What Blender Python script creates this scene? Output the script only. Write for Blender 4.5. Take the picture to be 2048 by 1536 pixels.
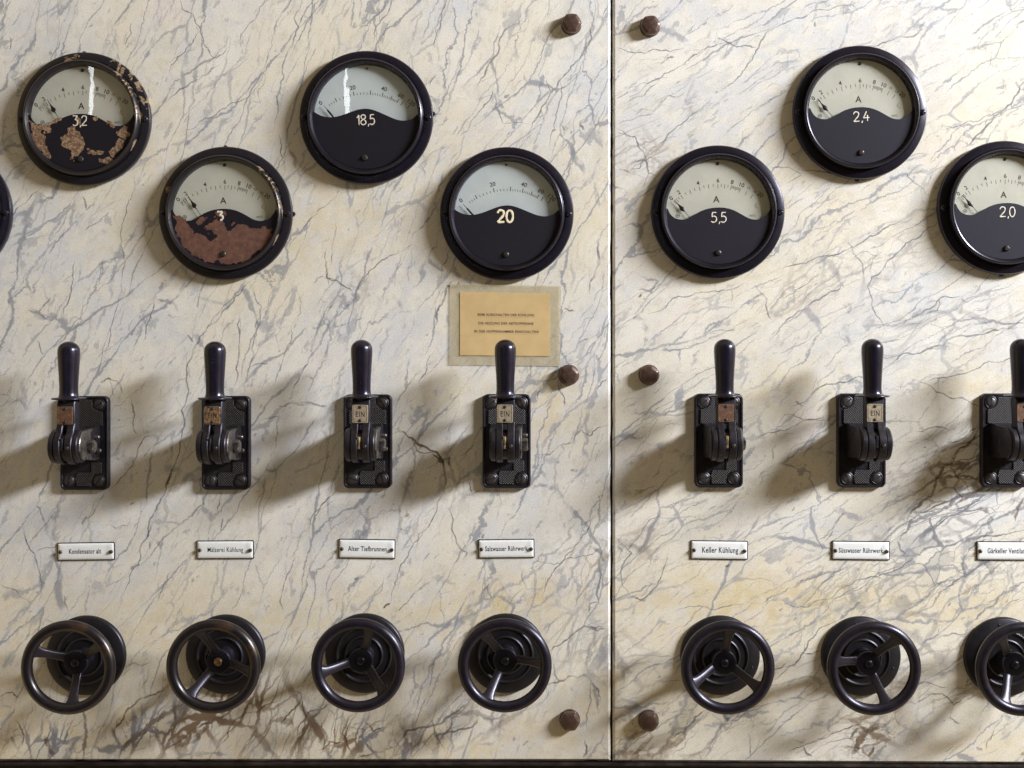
import bpy, bmesh, math, random
from mathutils import Vector, Matrix, noise as mnoise

# ------------------------------------------------------------------ camera, world, lights
for o in list(bpy.data.objects):
    bpy.data.objects.remove(o)
SC = bpy.context.scene
COL = SC.collection
S = 0.0005                      # metres per photograph pixel on the wall plane
DPX = 2300.0                    # camera distance from the wall, in the same pixels (1.15 m)
VX, VY = 1065.0, 706.0          # point of the wall straight in front of the lens
PI = math.pi

cam_d = bpy.data.cameras.new('camera')
cam = bpy.data.objects.new('camera', cam_d)
COL.objects.link(cam)
cam.location = ((VX-1024)*S, -DPX*S, (768-VY)*S)
cam.rotation_euler = (PI/2, 0, 0)
cam_d.sensor_width = 36
cam_d.lens = 36*DPX/2048
cam_d.shift_x = (1024-VX)/2048
cam_d.shift_y = (VY-768)/2048
cam_d.clip_start = 0.01
cam_d.clip_end = 50
SC.camera = cam
SC.render.resolution_x = 1024
SC.render.resolution_y = 768

W = bpy.data.worlds.new('World')
SC.world = W
W.use_nodes = True
wn = W.node_tree
# warm room light: bright towards the sides, dim straight behind the camera
_tc = wn.nodes.new('ShaderNodeTexCoord'); _sx = wn.nodes.new('ShaderNodeSeparateXYZ')
_mr = wn.nodes.new('ShaderNodeMapRange'); _mr.interpolation_type = 'SMOOTHSTEP'
wn.links.new(_tc.outputs['Generated'], _sx.inputs[0]); wn.links.new(_sx.outputs[1], _mr.inputs[0])
for _i, _v in zip((1, 2, 3, 4), (-0.92, -0.26, 0.04, 0.68)): _mr.inputs[_i].default_value = _v
wn.links.new(_mr.outputs[0], wn.nodes['Background'].inputs[1])
wn.nodes['Background'].inputs[0].default_value = (1.0, 0.755, 0.44, 1)

def area(name, loc, target, sx, sy, power, color, spread=180):
    d = bpy.data.lights.new(name, 'AREA')
    d.shape = 'RECTANGLE'; d.size = sx; d.size_y = sy
    d.energy = power; d.color = color; d.spread = math.radians(spread)
    o = bpy.data.objects.new(name, d)
    COL.objects.link(o)
    o.location = loc
    dv = Vector(target)-Vector(loc)
    o.rotation_euler = dv.to_track_quat('-Z', 'Y').to_euler()
    return o
area('window_light', (2.55, -1.18, 1.22), (0.25, 0, -0.1), 1.0, 0.30, 214, (0.96, 0.965, 0.985))
area('window_slit_light', (-1.19, -2.0, 0.6), (-1.19, 0, 0.6), 0.010, 2.0, 0.7, (0.9, 0.96, 1.0))
area('window_slit_light', (-0.484, -2.0, 0.6), (-0.484, 0, 0.6), 0.009, 2.0, 0.6, (0.9, 0.96, 1.0))

SC.view_settings.view_transform = 'Standard'
SC.view_settings.look = 'None'
SC.view_settings.exposure = 0.0
SC.view_settings.gamma = 1.0
SC.view_settings.use_curve_mapping = False
SC.render.engine = 'CYCLES'
SC.cycles.transparent_max_bounces = 32
SC.cycles.max_bounces = 6
SC.cycles.sample_clamp_indirect = 5

# ------------------------------------------------------------------ helpers
def wall(px, py, h=0.0):
    """photograph pixel of a point standing h mm proud of the wall -> world x, z"""
    k = (DPX-h*2)/DPX
    return ((VX+(px-VX)*k-1024)*S, (768-(VY+(py-VY)*k))*S)

class MB:
    """collects geometry given in local (x, z, h) millimetres; h points out of the wall"""
    def __init__(self):
        self.v = []; self.f = []; self.m = []
    def add(self, vs, fs, mi=0):
        b = len(self.v)
        self.v += [(x*.001, -h*.001, z*.001) for x, z, h in vs]
        self.f += [tuple(b+i for i in f) for f in fs]
        self.m += [mi]*len(fs)
        return self
    def loft(self, rings, closed=True, cap0=True, cap1=True, mi=0):
        n = len(rings[0]); vs = []; fs = []
        for r in rings: vs += r
        for i in range(len(rings)-1):
            for j in range(n if closed else n-1):
                a = i*n+j; b = i*n+(j+1) % n
                fs.append((a, b, b+n, a+n))
        if cap0: fs.append(tuple(reversed(range(n))))
        if cap1: fs.append(tuple(range((len(rings)-1)*n, len(rings)*n)))
        return self.add(vs, fs, mi)
    def lathe(self, prof, cx=0, cz=0, seg=64, cap0=True, cap1=True, mi=0):
        """profile of (r, h) about the axis that points out of the wall"""
        rings = []
        for r, h in prof:
            r = max(r, 0.02)
            rings.append([(cx+r*math.cos(2*PI*k/seg), cz+r*math.sin(2*PI*k/seg), h) for k in range(seg)])
        return self.loft(rings, True, cap0, cap1, mi)
    def lathe_z(self, prof, cx, ch, seg=40, mi=0):
        """profile of (r, z) about a vertical axis"""
        rings = [[(cx+max(r, .02)*math.cos(2*PI*k/seg), z, ch+max(r, .02)*math.sin(2*PI*k/seg)) for k in range(seg)] for r, z in prof]
        return self.loft(rings, True, True, True, mi)
    def lathe_x(self, prof, cz, ch, seg=40, mi=0, phase=0.0):
        """profile of (r, x) about a horizontal axis"""
        rings = [[(x, cz+max(r, .02)*math.cos(2*PI*k/seg+phase), ch+max(r, .02)*math.sin(2*PI*k/seg+phase)) for k in range(seg)] for r, x in prof]
        return self.loft(rings, True, True, True, mi)
    def prism(self, poly, h0, h1, bev=0.0, mi=0):
        """outline polygon in (x, z) raised from h0 to h1 with a bevelled front edge"""
        rings = [[(x, z, h0) for x, z in poly]]
        if bev > 0:
            rings.append([(x, z, h1-bev) for x, z in poly])
            rings.append([(x, z, h1) for x, z in inset(poly, bev)])
        else:
            rings.append([(x, z, h1) for x, z in poly])
        return self.loft(rings, True, True, True, mi)
    def box(self, x0, x1, z0, z1, h0, h1, bev=0.4, mi=0):
        b = bev
        rings = []
        for h, i in ((h0, 0), (h1-b, 0), (h1, b)):
            rings.append([(x0+i, z0+i, h), (x1-i, z0+i, h), (x1-i, z1-i, h), (x0+i, z1-i, h)])
        return self.loft(rings, True, True, True, mi)
    def xprism(self, poly, x0, x1, bev=0.5, mi=0):
        """outline polygon in (z, h) extruded along x with bevelled ends"""
        pin = inset(poly, bev)
        rings = [[(x0, z, h) for z, h in pin], [(x0+bev, z, h) for z, h in poly],
                 [(x1-bev, z, h) for z, h in poly], [(x1, z, h) for z, h in pin]]
        return self.loft(rings, True, True, True, mi)
    def sweep(self, pts, wid, thk, n=10, mi=0, side=None):
        """tube along pts with half width wid[i] and half thickness thk[i] (thickness towards h)"""
        rings = []; P = [Vector(p) for p in pts]
        for i, p in enumerate(P):
            t = (P[min(i+1, len(P)-1)]-P[max(i-1, 0)]).normalized()
            up = Vector((0, 0, 1))
            sd = t.cross(up)
            if sd.length < 1e-4: sd = Vector((1, 0, 0))
            sd.normalize(); up = sd.cross(t).normalized()
            ring = []
            for k in range(n):
                a = 2*PI*k/n
                c, s = math.cos(a), math.sin(a)
                c = math.copysign(abs(c)**.75, c); s = math.copysign(abs(s)**.75, s)
                q = p+sd*(c*wid[i])+up*(s*thk[i])
                ring.append(tuple(q))
            rings.append(ring)
        return self.loft(rings, True, True, True, mi)
    def mesh(self, name, mats, angle=35):
        me = bpy.data.meshes.new(name)
        me.from_pydata(self.v, [], self.f)
        for m in mats: me.materials.append(m)
        me.polygons.foreach_set('material_index', self.m)
        bm = bmesh.new(); bm.from_mesh(me)
        bmesh.ops.recalc_face_normals(bm, faces=bm.faces)
        bm.to_mesh(me); bm.free()
        me.shade_smooth()
        me.set_sharp_from_angle(angle=math.radians(angle))
        me.update()
        return me

def inset(poly, d):
    n = len(poly); out = []
    area2 = sum(poly[i][0]*poly[(i+1) % n][1]-poly[(i+1) % n][0]*poly[i][1] for i in range(n))
    sg = 1 if area2 > 0 else -1
    for i in range(n):
        p0, p1, p2 = Vector(poly[i-1]), Vector(poly[i]), Vector(poly[(i+1) % n])
        a = (p1-p0).normalized(); b = (p2-p1).normalized()
        na = Vector((-a.y, a.x))*sg; nb = Vector((-b.y, b.x))*sg
        m = (na+nb)
        if m.length < 1e-6: m = na
        m.normalize()
        c = max(0.5, m.dot(na))
        out.append(tuple(p1+m*(d/c)))
    return out

def rrect(w, h, r, n=6, cx=0, cz=0):
    pts = []
    for sx, sz, a0 in ((1, 1, 0), (-1, 1, 90), (-1, -1, 180), (1, -1, 270)):
        for k in range(n+1):
            a = math.radians(a0+90*k/n)
            pts.append((cx+sx*(w/2-r)+r*math.cos(a), cz+sz*(h/2-r)+r*math.sin(a)))
    return pts

def empty(name, px, py, h, label, cat, group=None, rot=0.0):
    o = bpy.data.objects.new(name, None)
    o.empty_display_size = 0.02
    COL.objects.link(o)
    x, z = wall(px, py, h)
    o.location = (x, 0, z)
    o.rotation_euler = (0, rot, 0)
    o['label'] = label; o['category'] = cat
    if group: o['group'] = group
    return o

def part(name, me, parent=None, loc=None, rot=None, label=None):
    o = bpy.data.objects.new(name, me)
    COL.objects.link(o)
    if parent: o.parent = parent
    if loc: o.location = Vector((loc[0]*.001, -loc[2]*.001, loc[1]*.001))
    if rot: o.rotation_euler = (0, rot, 0)
    if label: o['label'] = label
    return o

CACHE = {}
def cached(key, fn):
    if key not in CACHE: CACHE[key] = fn()
    return CACHE[key]

# ------------------------------------------------------------------ node helper
class NT:
    def __init__(self, name):
        self.m = bpy.data.materials.new(name)
        self.m.use_nodes = True
        self.t = self.m.node_tree
        self.b = self.t.nodes['Principled BSDF']
        self.out = self.t.nodes['Material Output']
        self.tc = self.t.nodes.new('ShaderNodeTexCoord')
    def n(self, typ, **kw):
        nd = self.t.nodes.new(typ)
        for k, v in kw.items(): setattr(nd, k, v)
        return nd
    def l(self, a, b): self.t.links.new(a, b)
    def setin(self, inp, v):
        if isinstance(v, bpy.types.NodeSocket): self.l(v, inp)
        else:
            if hasattr(inp.default_value, '__len__') and not hasattr(v, '__len__'):
                v = (v,)*len(inp.default_value)
            if hasattr(inp.default_value, '__len__') and len(v) == 3 and len(inp.default_value) == 4: v = (*v, 1)
            inp.default_value = v
    def math(self, op, a, b=0.0, c=0.0, clamp=False):
        nd = self.n('ShaderNodeMath', operation=op); nd.use_clamp = clamp
        self.setin(nd.inputs[0], a); self.setin(nd.inputs[1], b)
        if op in ('MULTIPLY_ADD', 'SMOOTH_MIN'): self.setin(nd.inputs[2], c)
        return nd.outputs[0]
    def mix(self, f, a, b, blend='MIX'):
        nd = self.n('ShaderNodeMix', data_type='RGBA', blend_type=blend)
        self.setin(nd.inputs[0], f); self.setin(nd.inputs[6], a); self.setin(nd.inputs[7], b)
        return nd.outputs[2]
    def rng(self, v, a, b, c=0.0, d=1.0, smooth=True):
        nd = self.n('ShaderNodeMapRange')
        nd.interpolation_type = 'SMOOTHSTEP' if smooth else 'LINEAR'
        nd.clamp = True
        self.setin(nd.inputs[0], v)
        for i, x in zip((1, 2, 3, 4), (a, b, c, d)): self.setin(nd.inputs[i], x)
        return nd.outputs[0]
    def noise(self, vec, scale, detail=3, rough=.5, dist=0.0, color=False):
        nd = self.n('ShaderNodeTexNoise')
        if vec is not None: self.l(vec, nd.inputs['Vector'])
        nd.inputs['Scale'].default_value = scale; nd.inputs['Detail'].default_value = detail
        nd.inputs['Roughness'].default_value = rough; nd.inputs['Distortion'].default_value = dist
        return nd.outputs['Color'] if color else nd.outputs[0]
    def mapping(self, vec, loc=(0, 0, 0), rot=(0, 0, 0), scale=(1, 1, 1)):
        nd = self.n('ShaderNodeMapping')
        self.l(vec, nd.inputs[0])
        nd.inputs[1].default_value = loc; nd.inputs[2].default_value = rot; nd.inputs[3].default_value = scale
        return nd.outputs[0]
    def attr(self, name):
        return self.n('ShaderNodeAttribute', attribute_name=name).outputs['Fac']
    def bump(self, h, strength=.2, dist=.001):
        nd = self.n('ShaderNodeBump')
        nd.inputs['Strength'].default_value = strength; nd.inputs['Distance'].default_value = dist
        self.l(h, nd.inputs['Height']); self.l(nd.outputs[0], self.b.inputs['Normal'])

def pm(name, base, rough=.4, metal=0.0, var=.25, vscale=90, second=None, sthr=(.55, .7), sscale=60,
       bump=.12, bscale=900, bdist=.0004, coat=0.0, rvar=.12, spec=.5):
    t = NT(name)
    v = t.tc.outputs['Object']
    n1 = t.noise(v, vscale, 4, .6)
    lo = tuple(c*(1-var) for c in base); hi = tuple(min(1, c*(1+var)) for c in base)
    col = t.mix(t.rng(n1, .3, .7), lo, hi)
    if second:
        n2 = t.noise(v, sscale, 6, .65, .3)
        col = t.mix(t.rng(n2, *sthr), col, second)
    t.l(col, t.b.inputs['Base Color'])
    r = t.rng(t.noise(v, vscale*2.3, 4, .6), .3, .7, max(.03, rough-rvar), min(1, rough+rvar))
    t.l(r, t.b.inputs['Roughness'])
    t.b.inputs['Metallic'].default_value = metal
    t.b.inputs['Coat Weight'].default_value = coat
    t.b.inputs['Coat Roughness'].default_value = .15
    t.b.inputs['Specular IOR Level'].default_value = spec
    if max(base) < .02: t.b.inputs['Specular Tint'].default_value = (.80, .80, 1.0, 1)
    if bump: t.bump(t.noise(v, bscale, 3, .6), bump, bdist)
    return t.m

# ------------------------------------------------------------------ marble
def marble(name, ang, seed):
    t = NT(name)
    v = t.tc.outputs['Object']
    # vein frame: local x runs along the grain
    wob = t.noise(v, 5.0, 3, .5, color=True)
    wv = t.n('ShaderNodeVectorMath', operation='MULTIPLY_ADD')
    t.l(wob, wv.inputs[0]); wv.inputs[1].default_value = (.07, .07, .07); t.l(v, wv.inputs[2])
    wv = wv.outputs[0]
    f2 = t.noise(v, 30.0, 4, .6, color=True)
    wv2 = t.n('ShaderNodeVectorMath', operation='MULTIPLY_ADD')
    t.l(f2, wv2.inputs[0]); wv2.inputs[1].default_value = (.012, .012, .012); t.l(wv, wv2.inputs[2])
    f3 = t.noise(v, 140.0, 4, .7, color=True)
    wv3 = t.n('ShaderNodeVectorMath', operation='MULTIPLY_ADD')
    t.l(f3, wv3.inputs[0]); wv3.inputs[1].default_value = (.0045, .0045, .0045); t.l(wv2.outputs[0], wv3.inputs[2])
    wv2 = wv3.outputs[0]
    rot = (0, math.radians(ang), 0)
    def fr(vec, st, off):
        a = t.mapping(vec, rot=rot)
        return t.mapping(a, loc=(off+seed, seed*.7, off*1.3), scale=(1/st, 1, 1))
    cool = (.60, .62, .655); warm = (.68, .65, .565); pink = (.68, .61, .59); pale = (.74, .73, .70)
    c = t.mix(t.rng(t.noise(fr(wv, 1.5, 1), 8, 5, .6), *((.43, .66) if ang > 50 else (.38, .62))), cool, warm)
    c = t.mix(t.rng(t.noise(fr(wv, 1.6, 4), 14, 4, .6), .52, .68, 0, .75), c, pale)
    c = t.mix(t.rng(t.noise(fr(wv, 1.3, 7), 17, 4, .6), .56, .70, 0, .55), c, pink)
    c = t.mix(t.rng(t.noise(fr(wv2, 2.5, 9), 26, 5, .65), .54, .70, 0, .32), c, (.48, .49, .52))
    # mottling at several sizes
    c = t.mix(t.rng(t.noise(fr(wv2, 2.0, 13), 42, 5, .65), .53, .59, 0, .26), c, (.51, .52, .53))
    c = t.mix(t.rng(t.noise(fr(wv2, 1.8, 15), 60, 5, .65), .50, .58, 0, .60), c, (.71, .69, .63))
    c = t.mix(t.rng(t.noise(fr(wv2, 1.6, 16), 130, 4, .7), .54, .60, 0, .38), c, (.52, .49, .44))
    c = t.mix(t.rng(t.noise(fr(wv2, 1.5, 18), 250, 3, .7), .55, .62, 0, .32), c, (.73, .71, .65))
    # yellow ageing, and gauge shadow halos painted into the marble colour
    st = t.attr('stain_shade')
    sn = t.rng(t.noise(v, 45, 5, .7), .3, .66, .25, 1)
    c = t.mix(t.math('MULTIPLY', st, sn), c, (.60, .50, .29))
    # branching networks of thin grey veins drawn out along the grain
    def net(c, sc, st_, off, w, m_sc, m0, m1, amount, col, halo=.0, br_=None, brk=.5):
        vo = t.n('ShaderNodeTexVoronoi', feature='DISTANCE_TO_EDGE')
        t.l(fr(wv2, st_, off), vo.inputs['Vector']); vo.inputs['Scale'].default_value = sc
        d_ = vo.outputs['Distance']
        wv_ = t.math('MULTIPLY', t.rng(t.noise(fr(v, 1.5, off+2), 45, 3, .6), .35, .65, .35, 1.5), w)
        ln = t.rng(d_, t.math('MULTIPLY', wv_, .35), wv_, 1, 0)
        mk = t.rng(t.noise(fr(v, 1.8, off+3.3), m_sc, 5, .68), m0, m1)
        if br_ is not None: mk = t.math('MULTIPLY', mk, br_)
        if halo: c = t.mix(t.math('MULTIPLY', t.math('MULTIPLY', t.rng(d_, 0, w*7, 1, 0), mk), halo), c, (.43, .445, .48))
        return t.mix(t.math('MULTIPLY', t.math('MULTIPLY', ln, mk), amount, clamp=True), c, col)
    gv = (.20, .22, .27)
    c = net(c, 8, 4.5, 11, .0075, 11, .42, .52, .72, gv, .07)
    c = net(c, 14, 4.5, 14, .0105, 14, .44, .53, .70, gv, .06)
    c = net(c, 19, 5.0, 41, .013, 15, .47, .55, .66, gv, .0)
    c = net(c, 25, 4.0, 17, .022, 17, .46, .54, .62, (.26, .275, .32), .0)
    c = net(c, 46, 3.4, 23, .036, 20, .48, .57, .52, (.32, .33, .36), .0)
    # short dashes and pits
    dsh = t.rng(t.noise(fr(wv2, 3.4, 31), 85, 3, .6), .64, .68, 0, .55)
    c = t.mix(dsh, c, (.31, .325, .36))
    pit = t.rng(t.noise(fr(v, 1.2, 37), 160, 2, .5), .73, .78, 0, .5)
    c = t.mix(pit, c, (.22, .18, .15))
    # brecciated zones: cells with brown seams
    br = t.attr('breccia')
    tint = t.mix(t.rng(t.noise(fr(v, 1, 91), 9, 3, .5), .44, .56), (.185, .13, .085), (.20, .205, .235))
    # shards between the seams, some filled with darker stone
    vo = t.n('ShaderNodeTexVoronoi', feature='F1')
    t.l(fr(wv2, 2.2, 57), vo.inputs['Vector']); vo.inputs['Scale'].default_value = 40
    sp = t.n('ShaderNodeSeparateColor'); t.l(vo.outputs['Color'], sp.inputs[0])
    fill = t.math('MULTIPLY', t.rng(sp.outputs[0], .74, .78), t.rng(t.noise(fr(v, 1.5, 59), 22, 5, .7), .46, .52))
    c = t.mix(t.math('MULTIPLY', t.math('MULTIPLY', fill, br), .34, clamp=True), c, tint)
    c = t.mix(t.math('MULTIPLY', t.math('MULTIPLY', t.rng(sp.outputs[1], .6, .64), br), .45, clamp=True), c, (.74, .72, .67))
    c = net(c, 12, 3.0, 49, .018, 14, .34, .44, 1.1, tint, .08, br)
    c = net(c, 20, 2.6, 51, .032, 16, .36, .46, 1.0, tint, 0, br)
    c = net(c, 40, 2.2, 57, .052, 20, .40, .50, .9, tint, 0, br)
    c = net(c, 78, 1.9, 63, .07, 24, .42, .53, .6, tint, 0, br)
    # grain
    g = t.rng(t.noise(v, 760, 2, .8), .28, .72, .83, 1.15, smooth=False)
    gc = t.n('ShaderNodeCombineColor')
    for i in range(3): t.l(g, gc.inputs[i])
    c = t.mix(1.0, c, gc.outputs[0], 'MULTIPLY')
    t.l(c, t.b.inputs['Base Color'])
    t.l(t.rng(t.noise(v, 60, 4, .6), .3, .7, .30, .52), t.b.inputs['Roughness'])
    t.b.inputs['Specular IOR Level'].default_value = .4
    t.bump(t.noise(v, 380, 4, .7), .12, .0004)
    return t.m

def vein_material():
    t = NT('marble_vein')
    v = t.tc.outputs['Object']
    tn = t.attr('tint'); sv = t.attr('strength'); vv = t.attr('across')
    grey = t.mix(t.rng(t.noise(v, 50, 3, .6), .35, .65), (.18, .195, .235), (.33, .345, .38))
    brown = t.mix(t.rng(t.noise(v, 60, 3, .6), .35, .65), (.10, .062, .038), (.24, .17, .11))
    c = t.mix(tn, grey, brown)
    t.l(c, t.b.inputs['Base Color'])
    t.b.inputs['Roughness'].default_value = .42
    n1 = t.noise(v, 190, 4, .7); n2 = t.noise(v, 40, 3, .6)
    a = t.math('ADD', vv, t.math('MULTIPLY', t.math('SUBTRACT', n1, .5), 1.7))
    a = t.rng(a, .30, .72)
    a = t.math('MULTIPLY', a, t.rng(n2, .34, .58, .30, 1))
    a = t.math('MULTIPLY', a, sv, clamp=True)
    t.l(a, t.b.inputs['Alpha'])
    return t.m

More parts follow.
